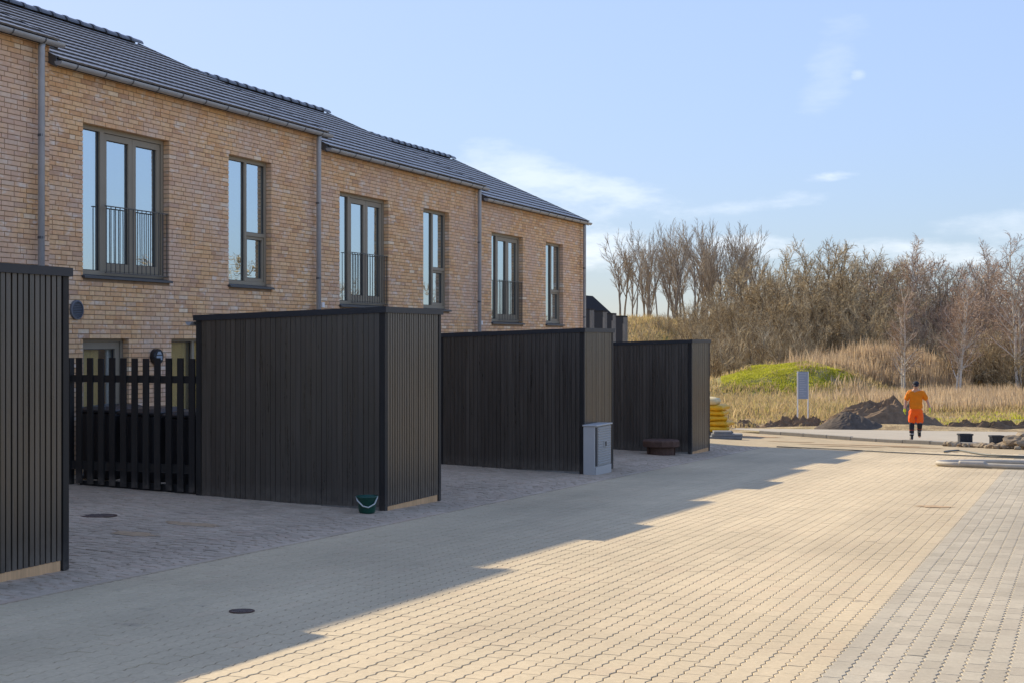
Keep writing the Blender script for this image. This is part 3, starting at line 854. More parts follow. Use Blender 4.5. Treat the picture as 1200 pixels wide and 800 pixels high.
    for y in np.arange(ys + .3, ye, .62):
        q = MB(); pp = [(gx + math.cos(a) * (gr + .004), gzz + math.sin(a) * (gr + .004)) for a in [math.pi + math.pi * i / 8 for i in range(9)]]
        for i in range(8): q.hex([(pp[i][0], y, pp[i][1]), (pp[i + 1][0], y, pp[i + 1][1]), (pp[i + 1][0], y + .025, pp[i + 1][1]), (pp[i][0], y + .025, pp[i][1]), (pp[i][0], y, pp[i][1] + .004), (pp[i + 1][0], y, pp[i + 1][1] + .004), (pp[i + 1][0], y + .025, pp[i + 1][1] + .004), (pp[i][0], y + .025, pp[i][1] + .004)])
        q.build('bracket', M['zinc_dark'], gut)
    yp = ye - .30
    dp = MB(); dp.tube([(WX + .135, yp, gzz - gr + .012), (WX + .12, yp, gzz - gr - .05), (WX + .115, yp, gz - .1)], .044, 12)
    pipe = dp.build('downpipe', M['zinc'], root, smooth=True)
    for z in (eave - 1.25, eave - 2.6, eave - 4.2):
        MB().lathe([(.047, 0), (.047, .035)], (WX + .115, yp, z), 12).build('pipe_clip', M['zinc_dark'], pipe)
        
    if k >= 2:
        bx = MB().box(WX + .004, WX + .07, ys - .08, ys + .01, eave - 2.86, eave - 2.77); bx.build('sensor_box', M['plain_white'], root)
    if k == 1:
        vn = MB(); n = 24; rr = .135; yc, zc = 16.40, .42
        ringp = lambda r_, x_: [(x_, yc + r_ * math.cos(2 * math.pi * j / n), zc + r_ * math.sin(2 * math.pi * j / n)) for j in range(n)]
        vn.ring([ringp(rr, WX + .004), ringp(rr, WX + .035), ringp(rr - .022, WX + .04), ringp(rr - .024, WX + .012)])
        vent = vn.build('round_vent', M['vent'], root)
        for i in range(-4, 5):
            z = zc + i * .024; hw = math.sqrt(max(0, (rr - .024) ** 2 - (i * .024) ** 2)) - .002
            MB().hex([(WX + .013, yc - hw, z + .008), (WX + .032, yc - hw, z - .008), (WX + .032, yc + hw, z - .008), (WX + .013, yc + hw, z + .008), (WX + .013, yc - hw, z + .011), (WX + .032, yc - hw, z - .004), (WX + .032, yc + hw, z - .004), (WX + .013, yc + hw, z + .011)]).build('slat', M['vent'], vent)
        yc, zc, rr = 18.22, -.235, .118
        lm = MB(); lm.ring([ringp(rr, WX + .004), ringp(rr, WX + .07), ringp(rr * .94, WX + .088)])
        lamp = lm.build('wall_lamp', M['lamp_black'], root)
        ln_ = MB(); ln_.box(WX + .0885, WX + .094, yc - .07, yc + .07, zc - .05, zc + .015); ln_.build('lamp_lens', M['lens'], lamp)
        MB().ring([[(WX + .094, yc - .06, zc + .03), (WX + .094, yc + .06, zc + .03), (WX + .094, yc + .03, zc + .075), (WX + .094, yc - .03, zc + .075)], [(WX + .0885, yc - .06, zc + .03), (WX + .0885, yc + .06, zc + .03), (WX + .0885, yc + .03, zc + .075), (WX + .0885, yc - .03, zc + .075)]]).build('lamp_visor', M['lens'], lamp)
    return root


Y0 = 15.85
E0 = 3.70
house(0, Y0 - HW, E0 + STEP, 280, 120)
house(1, Y0, E0, 300, 300)
house(2, Y0 + HW, E0 - STEP, 0, 300)
house(3, Y0 + 2 * HW, E0 - 2 * STEP, 0, 0)


# ------------------------------------------------------------------ timber sheds along the street
def make_shed(loc, label):
    t = empty('timber_shed', loc, label, 'shed', 'black timber sheds along the street')
    W_, L_, H = 1.63, 2.68, 2.5
    drop = .085
    top = lambda x: H - drop * (-x / L_)                 # roof height at local x (street face at x = 0)
    def P(x, y, z): return (loc[0] + x, loc[1] + y, loc[2] + z)
    def hexl(pts): return MB().hex([P(*p) for p in pts])
    x0 = -.03
    hexl([(-L_ + .03, .03, .06), (x0, .03, .06), (x0, W_ - .03, .06), (-L_ + .03, W_ - .03, .06), (-L_ + .03, .03, top(-L_) - .03), (x0, .03, top(0) - .03), (x0, W_ - .03, top(0) - .03), (-L_ + .03, W_ - .03, top(-L_) - .03)]).build('body', M['black_post'], t)
    n = 22; p = (W_ - .075 * 2) / n
    bme = MB().box(-.024, .0, .0, p - .017, 0, 1).mesh('board', M['black_wood'])
    for j in range(n):
        o = link('board', bme, t, (random.gauss(0, .0012), .075 + j * p + .0085, .085)); o.scale = (1, 1, top(0) - .06 - .085)
    n = 35; q = (L_ - .075 * 2) / n
    bme2 = MB().box(0, q - .0045, .0, .024, 0, 1).mesh('board', M['black_wood'])
    for j in range(n):
        xl = -L_ + .075 + j * q
        o = link('board', bme2, t, (xl + .004, random.gauss(0, .0012), .085)); o.scale = (1, 1, top(xl) - .06 - .085)
        o = link('board', bme2, t, (xl + .004, W_ - .024, .085)); o.scale = (1, 1, top(xl) - .06 - .085)
    for (cx, cy) in ((-.068, -.006), (-.068, W_ - .066), (-L_, -.006), (-L_, W_ - .066)):
        zt_ = top(cx) - .05
        MB().box(*[v for ax, (a, b_) in enumerate(((cx, cx + .074), (cy, cy + .072), (.0, zt_))) for v in (loc[ax] + a, loc[ax] + b_)]).build('corner_post', M['black_post'], t)
    # roof edge trim
    ov = .03; th = .072
    for (xa, ya, xb, yb_) in ((0, -ov, ov, W_ + ov), (-L_ - ov, -ov, -L_, W_ + ov)):
        hexl([(xa, ya, top(xa) - th), (xb, ya, top(xb) - th), (xb, yb_, top(xb) - th), (xa, yb_, top(xa) - th), (xa, ya, top(xa)), (xb, ya, top(xb)), (xb, yb_, top(xb)), (xa, yb_, top(xa))]).build('roof_trim', M['felt'], t)
    for ya, yb_ in ((-ov, -.002), (W_ + .002, W_ + ov)):
        hexl([(-L_, ya, top(-L_) - th), (0, ya, top(0) - th), (0, yb_, top(0) - th), (-L_, yb_, top(-L_) - th), (-L_, ya, top(-L_)), (0, ya, top(0)), (0, yb_, top(0)), (-L_, yb_, top(-L_))]).build('roof_trim', M['felt'], t)
    hexl([(-L_, 0, top(-L_) - .04), (0, 0, top(0) - .04), (0, W_, top(0) - .04), (-L_, W_, top(-L_) - .04), (-L_, 0, top(-L_) - .006), (0, 0, top(0) - .006), (0, W_, top(0) - .006), (-L_, W_, top(-L_) - .006)]).build('roof', M['felt'], t)
    zc = lambda x, y: g(loc[0] + x, loc[1] + y) - loc[2]
    # raw timber sole plates
    MB().hex([P(-.03, .08, zc(0, .08) - .01), P(-.004, .08, zc(0, .08) - .01), P(-.004, W_ - .09, zc(0, W_ - .09) - .01), P(-.03, W_ - .09, zc(0, W_ - .09) - .01), P(-.03, .08, .086), P(-.004, .08, .086), P(-.004, W_ - .09, .086), P(-.03, W_ - .09, .086)]).build('sole_plate', M['raw_wood'], t)
    hexl([(-L_ + .07, .006, -.05), (-.08, .006, -.05), (-.08, .035, -.05), (-L_ + .07, .035, -.05), (-L_ + .07, .006, .086), (-.08, .006, .083), (-.08, .035, .083), (-L_ + .07, .035, .086)]).build('sole_plate', M['grey_wood'], t)
    gm = MB(); gx_, gzz = -L_ - .085, top(-L_) - .085
    pr = [(gx_ + .045 * math.cos(a), gzz + .045 * math.sin(a)) for a in [math.pi + math.pi * i / 8 for i in range(9)]] + [(gx_ + .04 * math.cos(a), gzz + .002 + .04 * math.sin(a)) for a in [2 * math.pi - math.pi * i / 8 for i in range(9)]]
    gm.ring([[P(x_, -.05, z_) for x_, z_ in pr], [P(x_, W_ + .05, z_) for x_, z_ in pr]], cap=False)
    gm.ring([[P(x_, -.05, z_) for x_, z_ in pr[:9]], [P(x_, -.044, z_) for x_, z_ in pr[:9]]])
    gm.build('gutter', M['zinc'], t)
    return t


SX = -7.86
shed_y = (8.24, 15.75, 23.25, 30.48)
SLAB = ('nearest black timber shed, cut off by the left edge of the photo', 'large black timber shed with a green bucket at its foot',
        'black timber shed with the grey utility cabinet at its corner', 'farthest black timber shed behind the rusty brown manhole frame')
shed0 = make_shed((SX, shed_y[0], g(SX, shed_y[0] + 1.3)), SLAB[0])
for y, lb in zip(shed_y[1:], SLAB[1:]): copy_thing(shed0, (SX, y, g(SX, y + 1.3)), lb)

# ------------------------------------------------------------------ picket gate between shed and house
FY = 15.78
fz = lambda x: g(x, FY)
gate = empty('picket_gate', (-11.5, FY, fz(-11.5)), 'black timber picket gate between the large shed and the house wall', 'gate')
ztop = -.225
xs_p = [-12.42 + k * .176 for k in range(11)]
for k, x in enumerate(xs_p):
    MB().box(x, x + .09, FY - .022, FY + .0, fz(x) + .03, ztop + random.uniform(-.006, .006)).build('picket', M['black_post'], gate)
for za, zb_ in ((-.545, -.45), (-1.70, -1.59)):
    MB().box(-12.56, -10.56, FY + .001, FY + .035, za, zb_).build('rail', M['black_post'], gate)
MB().box(-12.6, -12.51, FY - .03, FY + .06, fz(-12.6) - .05, ztop).build('post', M['black_post'], gate)
MB().box(-12.4, -10.56, FY + .036, FY + .06, fz(-11.5) - .02, fz(-11.5) + .09).build('kick_board', M['black_post'], gate)


def wheelie(x, y, label, lid):
    z = g(x, y); t = empty('waste_bin', (x, y, z), label, 'waste bin', 'black waste bins behind the picket gate')
    mb = MB(); mb.hex([(x - .24, y - .28, z + .06), (x + .24, y - .28, z + .06), (x + .24, y + .26, z + .06), (x - .24, y + .26, z + .06), (x - .29, y - .34, z + .96), (x + .29, y - .34, z + .96), (x + .29, y + .34, z + .96), (x - .29, y + .34, z + .96)])
    bevel(mb.build('bin_body', M['blackplastic'], t), .03)
    ld = MB(); ld.ring([[(x - .31, y - .36, z + .965), (x + .31, y - .36, z + .965), (x + .31, y + .38, z + .965), (x - .31, y + .38, z + .965)], [(x - .31, y - .36, z + 1.0), (x + .31, y - .36, z + 1.0), (x + .31, y + .38, z + 1.02), (x - .31, y + .38, z + 1.02)], [(x - .22, y - .25, z + 1.045), (x + .22, y - .25, z + 1.045), (x + .22, y + .3, z + 1.06), (x - .22, y + .3, z + 1.06)]])
    bevel(ld.build('bin_lid', lid, t), .012)
    for sx in (-.22, .22):
        w = MB(); w.ring([[(x + sx - .025, y + .24 + .09 * math.cos(a), z + .09 + .09 * math.sin(a)) for a in [2 * math.pi * j / 14 for j in range(14)]], [(x + sx + .025, y + .24 + .09 * math.cos(a), z + .09 + .09 * math.sin(a)) for a in [2 * math.pi * j / 14 for j in range(14)]]]); w.build('wheel', M['boot'], t)
    h = MB(); h.tube([(x - .2, y + .36, z + .97), (x - .2, y + .43, z + .99), (x + .2, y + .43, z + .99), (x + .2, y + .36, z + .97)], .016, 6); h.build('bin_handle', M['binblue'] if x < -12.2 else M['blackplastic'], t)
    MB().box(x - .33, x - .312, y - .3, y + .3, z + .965, z + 1.03).build('lid_edge', M['binblue'], t) if x < -12.2 else None


wheelie(-12.36, 16.42, 'black waste bin with a blue handle behind the gate, nearest the house', M['blackplastic'])
wheelie(-11.68, 16.4, 'black waste bin with a dark lid in the middle behind the picket gate', M['blackplastic'])
wheelie(-11.0, 16.44, 'black waste bin with a dark lid behind the gate, nearest the shed', M['blackplastic'])

# ------------------------------------------------------------------ utility cabinet
cy0, cy1, cx0, cx1 = 23.14, 24.0, -7.835, -7.60
cz = g(-7.7, 23.6) - .015
t = empty('utility_cabinet', (-7.7, 23.6, cz), 'grey ribbed utility cabinet standing against the corner of a black shed', 'cabinet')
bevel(MB().box(cx0, cx1 - .03, cy0, cy1, cz, cz + .84).build('cabinet_body', M['cab'], t), .012)
bevel(MB().box(cx0 - .012, cx1 + .012, cy0 - .012, cy1 + .012, cz + .842, cz + .868).build('cabinet_lid', M['cab'], t), .008)
bevel(MB().box(cx1 - .028, cx1 - .004, cy0 + .01, cy1 - .01, cz, cz + .16).build('plinth', M['cab'], t), .006)
door = MB().box(cx1 - .028, cx1 - .008, cy0 + .10, cy1 - .04, cz + .175, cz + .825).build('cabinet_door', M['cab_door'], t)
for k in range(15):
    z = cz + .195 + k * .042
    MB().hex([(cx1 - .0075, cy0 + .12, z), (cx1 + .002, cy0 + .12, z + .004), (cx1 + .002, cy1 - .06, z + .004), (cx1 - .0075, cy1 - .06, z), (cx1 - .0075, cy0 + .12, z + .03), (cx1 + .002, cy0 + .12, z + .022), (cx1 + .002, cy1 - .06, z + .022), (cx1 - .0075, cy1 - .06, z + .03)]).build('rib', M['cab_door'], door)
MB().box(cx1 - .0075, cx1 + .014, 23.55, 23.68, cz + .48, cz + .58).build('lock_plate', M['cab'], door)
MB().box(cx1 + .0145, cx1 + .03, 23.59, 23.615, cz + .49, cz + .57).build('door_handle', M['blackplastic'], door)
MB().box(cx1 - .027, cx1 - .004, cy0 + .03, cy0 + .085, cz + .175, cz + .825).build('side_strip', M['sill'], t)

# ------------------------------------------------------------------ green bucket
bx_, by_ = -7.93, 15.42; bz = g(bx_, by_)
t = empty('bucket', (bx_, by_, bz), 'green plastic bucket with a pale rope handle by the shed corner', 'bucket')
mb = MB(); mb.lathe([(.085, 0), (.1, .03), (.122, .19), (.134, .195), (.134, .208), (.118, .208), (.097, .03), (.03, .025)], (bx_, by_, bz), 22); mb.build('pail', M['bucket'], t, smooth=True)
mb = MB(); mb.tube([(bx_ - .115, by_ - .06, bz + .2), (bx_ - .06, by_ - .13, bz + .16), (bx_ + .02, by_ - .145, bz + .10), (bx_ + .08, by_ - .12, bz + .085), (bx_ + .12, by_ - .04, bz + .12), (bx_ + .128, by_ + .02, bz + .2)], .0085, 6); mb.build('rope_handle', M['rope'], t, smooth=True)

# ------------------------------------------------------------------ rusty manhole frame
mx_, my_ = -8.33, 29.75; mz = g(mx_, my_)
t = empty('manhole_frame', (mx_, my_, mz), 'rusty brown cast iron manhole cover lying on its narrower frame', 'manhole cover')
mb = MB(); mb.lathe([(.36, .165), (.40, .185), (.405, .29), (.385, .315), (.32, .32)], (mx_, my_, mz), 10); mb.build('cover_plate', M['rust'], t)
for a0, a1 in ((.1, 1.9), (2.1, 3.9), (4.15, 6.1)):
    mb = MB(); n = 8
    an = [a0 + (a1 - a0) * i / n for i in range(n + 1)]
    rings = [[(mx_ + r_ * math.cos(a), my_ + r_ * math.sin(a), mz + z) for r_, z in ((.30, 0), (.30, .168), (.22, .168), (.22, 0))] for a in an]
    mb.ring(rings); mb.build('frame_segment', M['rust'], t)

# ------------------------------------------------------------------ pallet, slabs and yellow sacks beyond the last shed
def blob(name, c, s, mat, parent=None, seed=0, amp=.12, freq=2.0, lev=2, rz=0, **props):
    bm = bmesh.new(); bmesh.ops.create_icosphere(bm, subdivisions=lev, radius=1)
    ca, sa = math.cos(rz), math.sin(rz); rl = rootloc(parent)
    for v in bm.verts:
        n = mnoise.noise(Vector(v.co) * freq + Vector((seed * 7.3, seed * 3.1, seed))) ; q = v.co * (1 + amp * n * 1.6)
        x, y, z = q.x * s[0], q.y * s[1], q.z * s[2]
        v.co = (x * ca - y * sa + c[0] - rl.x, x * sa + y * ca + c[1] - rl.y, z + c[2] - rl.z)
    me = bpy.data.meshes.new(name); bm.to_mesh(me); bm.free(); me.materials.append(mat)
    return link(name, me, parent, smooth=False, **props)


def at_y(x, y): return x, y, g(x, y)


pxc, pyc, pzc = at_y(-10.5, 43.0)
t = empty('pallet', (pxc, pyc, pzc), 'grey timber pallet under the stack of yellow sacks', 'pallet')
for k in range(3):
    MB().box(pxc - .6, pxc + .6, pyc - .45 + k * .4, pyc - .35 + k * .4, pzc, pzc + .1).build('bearer', M['pallet'], t)
for k in range(6):
    MB().box(pxc - .6 + k * .205, pxc - .6 + k * .205 + .14, pyc - .47, pyc + .47, pzc + .101, pzc + .125).build('deck_board', M['pallet'], t)


def sack(c, s, mat, rz, label, seed):
    bm = bmesh.new(); bmesh.ops.create_cube(bm, size=2); bmesh.ops.subdivide_edges(bm, edges=bm.edges, cuts=5, use_grid_fill=True)
    for v in bm.verts:
        x, y, z = v.co; e = max(abs(x), abs(y))
        f = (1 - .42 * max(0, e) ** 4); n = mnoise.noise(Vector((x * 1.7, y * 1.7, z * 1.2 + seed * 5)))
        q = Vector((x * (1 - .07 * abs(z) + .05 * n), y * (1 - .07 * abs(z) + .05 * n), z * f * (1 + .18 * n)))
        q = Vector((q.x * s[0], q.y * s[1], q.z * s[2])); q.rotate(Matrix.Rotation(rz, 3, 'Z')); v.co = q
    me = bpy.data.meshes.new('sack'); bm.to_mesh(me); bm.free(); me.materials.append(mat)
    o = link('sack', me, None, c, smooth=True); tag(o, label, 'sack', 'yellow sacks stacked on a pallet')


ords = ('lowest', 'second', 'third', 'fourth', 'fifth')
for k in range(5):
    for sgn, nm in ((-1, 'hidden behind the shed side'), (1, 'on the right side')):
        off = random.uniform(-.11, .09) - k * .035
        sack((pxc + sgn * .3 + off, pyc + random.uniform(-.05, .05), pzc + .125 + .085 + k * .158), (.33, .46, .098), M['bag_y'], random.uniform(-.3, .3), f'yellow plastic sack, {ords[k]} layer of the pallet stack, {"left" if sgn < 0 else "right"} half', k * 2 + sgn)
sack((pxc - .18, pyc, pzc + .125 + 5 * .158 + .11), (.44, .46, .13), M['bag_top'], .1, 'pale dusty sack lying on top of the yellow sack stack', 40)

sx_, sy_, sz_ = at_y(-9.35, 40.0)
for k, (dx_, dy_, w_, l_, nm) in enumerate(((0, 0, .95, .5, 'lowest'), (.05, .02, .85, .45, 'middle'), (-.08, .0, .5, .4, 'top'))):
    q = MB().box(-w_ / 2, w_ / 2, -l_ / 2, l_ / 2, 0, .072)
    o = link('concrete_slab', q.mesh('concrete_slab', M['slab']), None, (sx_ + dx_, sy_ + dy_, sz_ + .002 + k * .075)); o.rotation_euler.z = .2 + k * .07; bevel(o, .01)
    tag(o, f'grey concrete slab, {nm} of the low stack before the yellow sacks', 'slab', 'stacked grey slabs')

# ------------------------------------------------------------------ sign on two posts
s0, s1 = Vector((-9.5, 51.9, g(-9.5, 51.9))), Vector((-9.1, 52.5, g(-9.1, 52.5)))
s1 = s0 + Vector((.34, .14, 0)).normalized() * .37
t = empty('sign', tuple(s0), 'blue grey information sign on two white posts in the dry grass', 'sign')
u = (s1 - s0).normalized(); nrm = Vector((u.y, -u.x, 0))
for q in (s0, s1): MB().tube([q + Vector((0, 0, -.2)), q + Vector((0, 0, 1.86))], .024, 8).build('post', M['plain_white'], t)
def sbox(a0, a1, d0, d1, z0, z1, name, mat, par):
    c = [s0 + u * a + nrm * d + Vector((0, 0, z)) for z in (z0, z1) for a, d in ((a0, d0), (a1, d0), (a1, d1), (a0, d1))]
    return MB().hex([c[0], c[1], c[2], c[3], c[4], c[5], c[6], c[7]]).build(name, mat, par)
pan = sbox(.02, .36, .026, .045, .88, 1.86, 'panel', M['sign'], t)
for k in range(11):
    w = random.uniform(.14, .27); z = 1.80 - k * .08
    sbox(.055, .055 + w, .0455, .047, z - .018, z, 'text_line', M['signtext'], pan)

# ------------------------------------------------------------------ soil heaps
def heap(name, c, rx, ry, h, mat, rz, seed, label, amp=.22, freq=1.6):
    n, k = 46, 14; mb = MB(); rings = []
    for i in range(k + 1):
        r_ = 1 - i / k * .98; rg = []
        for j in range(n):
            a = 2 * math.pi * j / n; x, y = math.cos(a) * r_ * rx, math.sin(a) * r_ * ry
            X, Y = x * math.cos(rz) - y * math.sin(rz) + c[0], x * math.sin(rz) + y * math.cos(rz) + c[1]
            nn = mnoise.noise(Vector((X * freq, Y * freq, seed))) + .6 * mnoise.noise(Vector((X * freq * 3, Y * freq * 3, seed + 4))) + .35 * mnoise.noise(Vector((X * freq * 8, Y * freq * 8, seed + 4)))
            prof = (1 - r_ ** 1.6)
            rg.append((X, Y, g(X, Y) - .06 + prof * h * (1 + amp * nn) + amp * .25 * nn * min(1, prof * 4)))
        rings.append(rg)
    mb.ring(rings); o = mb.build(name, mat, None); o.data.transform(Matrix.Translation((-c[0], -c[1], 0))); o.location = (c[0], c[1], 0)
    tag(o, label, 'soil heap'); return o


hc = at(1036, 49.4); heap('soil_heap', hc, 2.25, 1.15, .88, M['soil'], TH, 5, 'wide lumpy dark brown soil heap behind the walking man in orange', .34, 1.9)
hc = at(994, 48.2); heap('soil_heap', hc, 1.15, .75, .42, M['soil_shaded'], TH, 1, 'smooth soil slope at the left foot of the wide heap, darkened as its shaded side', .16, 1.7)
hc = at(940, 50.2); heap('soil_heap', hc, 1.6, .55, .28, M['soil'], TH, 9, 'low ridge of brown soil at the foot of the sign posts', .6, 2.5)
hc = at(850, 50.6); heap('soil_heap', hc, 1.3, .5, .2, M['soil'], TH, 12, 'low brown soil ridge right of the yellow sacks', .6, 2.5)
hc = at(1165, 49.8); heap('soil_heap', hc, 2.6, .45, .2, M['soil'], TH, 14, 'low soil bank along the far right road edge', .6, 2.5)

# rubble and clods
ORD = ['first', 'second', 'third', 'fourth', 'fifth', 'sixth', 'seventh', 'eighth', 'ninth', 'tenth', 'eleventh', 'twelfth', 'thirteenth', 'fourteenth', 'fifteenth', 'sixteenth']
spots = []
for k in range(16):
    x = -3.35 + k * .12 + random.uniform(-.02, .02); y = kl(x) - .35 - random.uniform(.0, .5)
    s_ = random.uniform(.07, .13)
    o = blob('rubble_stone', (0, 0, 0), (s_ * 1.2, s_, s_ * .75), M['rock'], None, k + 3, .35, 1.5, 2, random.uniform(0, 3)); o.location = (x, y, g(x, y) + s_ * .35)
    tag(o, f'{ORD[k]} small pale rubble stone from the left in the loose line along the kerb', 'stone', 'loose rubble stones along the kerb')
clods = [(-2.0, 38.9, .30, 'large brown earth clod, leftmost of the pile at the right edge'), (-1.62, 38.6, .28, 'rounded brown earth clod, low front of the right pile'), (-1.3, 38.9, .36, 'largest brown earth clod on the right edge pile'),
         (-1.7, 39.1, .30, 'brown earth clod resting on top of the right pile'), (-1.05, 38.5, .26, 'brown earth clod at the right end, cut by the photo edge')]
for k, (x, y, s_, lb) in enumerate(clods):
    o = blob('earth_clod', (0, 0, 0), (s_ * 1.15, s_ * .8, s_ * .62), M['rock'], None, k + 31, .4, 1.4, 3, .5 * k); x += .34; o.location = (x, y, g(x, y) + s_ * (.35 if k != 3 else .85)); tag(o, lb, 'earth clod', 'brown earth clods at the right edge')


def crate(x, y, w, d, h, rz, label):
    z = g(x, y) + .01; t = empty('black_crate', (x, y, z), label, 'crate', 'black plastic crates by the kerb')
    hx, hy = w / 2, d / 2
    b_ = MB()
    for a in ((-hx, hx, -hy, -hy + .02), (-hx, hx, hy - .02, hy), (-hx, -hx + .02, -hy + .02, hy - .02), (hx - .02, hx, -hy + .02, hy - .02)): b_.box(x + a[0], x + a[1], y + a[2], y + a[3], z, z + h)
    b_.box(x - hx + .02, x + hx - .02, y - hy + .02, y + hy - .02, z, z + .02)
    b_.build('crate_body', M['blackplastic'], t)
    rm = MB(); e = .02
    for a in ((-hx - e, hx + e, -hy - e, -hy - .001), (-hx - e, hx + e, hy + .001, hy + e), (-hx - e, -hx - .001, -hy, hy), (hx + .001, hx + e, -hy, hy)): rm.box(x + a[0], x + a[1], y + a[2], y + a[3], z + h - .04, z + h + .003)
    rm.build('rim', M['blackplastic'], t)
    for sx in (-.6, 0, .6): MB().box(x + sx * hx - .012, x + sx * hx + .012, y - hy - .012, y - hy - .001, z + .01, z + h - .041).build('rib', M['blackplastic'], t)
    MB().box(x - hx + .05, x + hx - .05, y - hy + .05, y + hy - .05, z + .021, z + h * .9).build('contents', M['slab'], t)
    t.rotation_euler = (R(-1.2), 0, rz)


crate(-3.0, 41.2, .33, .3, .29, .3, 'black plastic crate by the kerb, nearer the walking man')
crate(-2.15, 40.5, .30, .3, .28, .32, 'black plastic crate by the kerb, next to the earth clods')


# ------------------------------------------------------------------ hoses and cable
def hose(name, pts, r_, mat, label, cat, n=8, sub=8):
    P_ = [Vector((x, y, 0)) for x, y in pts]; path = []
    for i in range(len(P_) - 1):
        p0, p1, p2, p3 = P_[max(i - 1, 0)], P_[i], P_[i + 1], P_[min(i + 2, len(P_) - 1)]
        for k in range(sub):
            t_ = k / sub
            q = .5 * ((2 * p1) + (-p0 + p2) * t_ + (2 * p0 - 5 * p1 + 4 * p2 - p3) * t_ ** 2 + (-p0 + 3 * p1 - 3 * p2 + p3) * t_ ** 3); path.append((q.x, q.y, g(q.x, q.y) + r_ + .006))
    q = P_[-1]; path.append((q.x, q.y, g(q.x, q.y) + r_ + .006))
    mb = MB(); mb.tube(path, r_, n); o = mb.build(name, mat, None, smooth=True); return tag(o, label, cat)


hose('hose', [(1.5, 30.9), (.2, 30.55), (-1.1, 30.15), (-1.9, 29.9), (-2.35, 29.55), (-2.62, 29.05), (-2.35, 28.72), (-1.9, 28.68), (-1.0, 28.55), (.2, 28.7), (1.5, 28.9)], .048, M['pipe_p'], 'thick pale dusty hose folded back in a loop on the paving', 'hose', 10)
o = hose('hose_coupling', [(-2.2, 28.70), (-1.72, 28.66)], .062, M['pipe_p'], 'pale wrapped coupling on the folded hose', 'hose coupling', 10)
hose('cable', [(-6.9, 34.95), (-5.6, 34.4), (-4.57, 33.75), (-3.4, 33.2), (-2.23, 32.8), (-1.2, 32.5), (.6, 32.4)], .014, M['cable'], 'thin dark cable running across the far end of the paving', 'cable', 6)
hose('cable', [(-2.95, 34.3), (-2.9, 34.9), (-2.72, 35.5), (-2.5, 34.9), (-2.25, 34.0), (-1.9, 33.3), (-1.2, 33.0), (.3, 33.2), (1.6, 33.5)], .022, M['cable'], 'grey green cable with a curled end before the kerb', 'cable', 6)


# ------------------------------------------------------------------ person
def skin_mesh(name, vs, es, rs, mat, lev=2, root=0):
    me = bpy.data.meshes.new(name); me.from_pydata(vs, es, []); o = bpy.data.objects.new(name, me); COL.objects.link(o)
    md = o.modifiers.new('skin', 'SKIN'); md.use_smooth_shade = True
    for i, r_ in enumerate(rs):
        sv = me.skin_vertices[0].data[i]; sv.radius = r_ if isinstance(r_, tuple) else (r_, r_); sv.use_root = (i == root)
    sd = o.modifiers.new('sub', 'SUBSURF'); sd.levels = lev; sd.render_levels = lev
    dg = bpy.context.evaluated_depsgraph_get(); dg.update()
    out = bpy.data.meshes.new_from_object(o.evaluated_get(dg)); bpy.data.objects.remove(o)
    out.name = name; out.materials.clear(); out.materials.append(mat)
    return out


def crumple(o, a=.012, f=11):
    for v in o.data.vertices: v.co += v.normal * (mnoise.noise(v.co * f) * a + mnoise.noise(v.co * f * 2.3) * a * .5)
    return o


def chain(defs, mat, name, par, lev=2):
    """defs: dict name -> (pos, radius), edges by names"""
    nodes_, edges = defs; ks = list(nodes_); ix = {k: i for i, k in enumerate(ks)}
    me = skin_mesh(name, [nodes_[k][0] for k in ks], [(ix[a], ix[b_]) for a, b_ in edges], [nodes_[k][1] for k in ks], mat, lev)
    return link(name, me, par, (0, 0, 0), smooth=True)


pX, pY = -4.33, 41.55; pZ = g(pX, pY) + .062
per = empty('person', (pX, pY, pZ), 'worker in orange T-shirt and fluorescent orange shorts with dark cap walking towards us, looking down', 'person')
per.rotation_euler.z = math.atan2(-pX, pY) * 1.0        # local -Y faces the camera
per.scale = (.985, .94, .94)
# local frame: x = image right, -y = towards the viewer
J = {
    'pelvis': ((0, 0, .93), (.145, .10)), 'waist': ((0, 0, 1.08), (.145, .105)), 'chest': ((0, .01, 1.28), (.165, .115)), 'neckb': ((0, -.005, 1.47), (.085, .075)),
    'neck': ((0, -.03, 1.54), (.055, .055)), 'head': ((0, -.06, 1.62), (.075, .09)), 'crown': ((0, -.05, 1.715), (.07, .085)),
    'shl': ((-.19, .01, 1.43), .062), 'ell': ((-.285, .03, 1.16), .045), 'wrl': ((-.305, -.06, .93), .032),
    'shr': ((.19, .01, 1.43), .062), 'elr': ((.30, .07, 1.19), .045), 'wrr': ((.375, -.01, .965), .032),
    'hipl': ((-.10, 0, .86), .095), 'knl': ((-.115, -.07, .50), .062), 'anl': ((-.115, -.10, .10), .042), 'tol': ((-.13, -.26, .04), .038),
    'hipr': ((.10, 0, .86), .095), 'knr': ((.105, -.12, .50), .062), 'anr': ((.085, .20, .24), .042), 'tor': ((.10, .10, .10), .038)}
EB = [('pelvis', 'waist'), ('waist', 'chest'), ('chest', 'neckb'), ('neckb', 'neck'), ('neck', 'head'), ('head', 'crown'), ('neckb', 'shl'), ('shl', 'ell'), ('ell', 'wrl'), ('neckb', 'shr'), ('shr', 'elr'), ('elr', 'wrr'),
      ('pelvis', 'hipl'), ('hipl', 'knl'), ('knl', 'anl'), ('anl', 'tol'), ('pelvis', 'hipr'), ('hipr', 'knr'), ('knr', 'anr'), ('anr', 'tor')]
body = chain((J, EB), M['skin'], 'body', per)
mixv = lambda a, b_, t_: tuple(Vector(J[a][0]).lerp(Vector(J[b_][0]), t_))
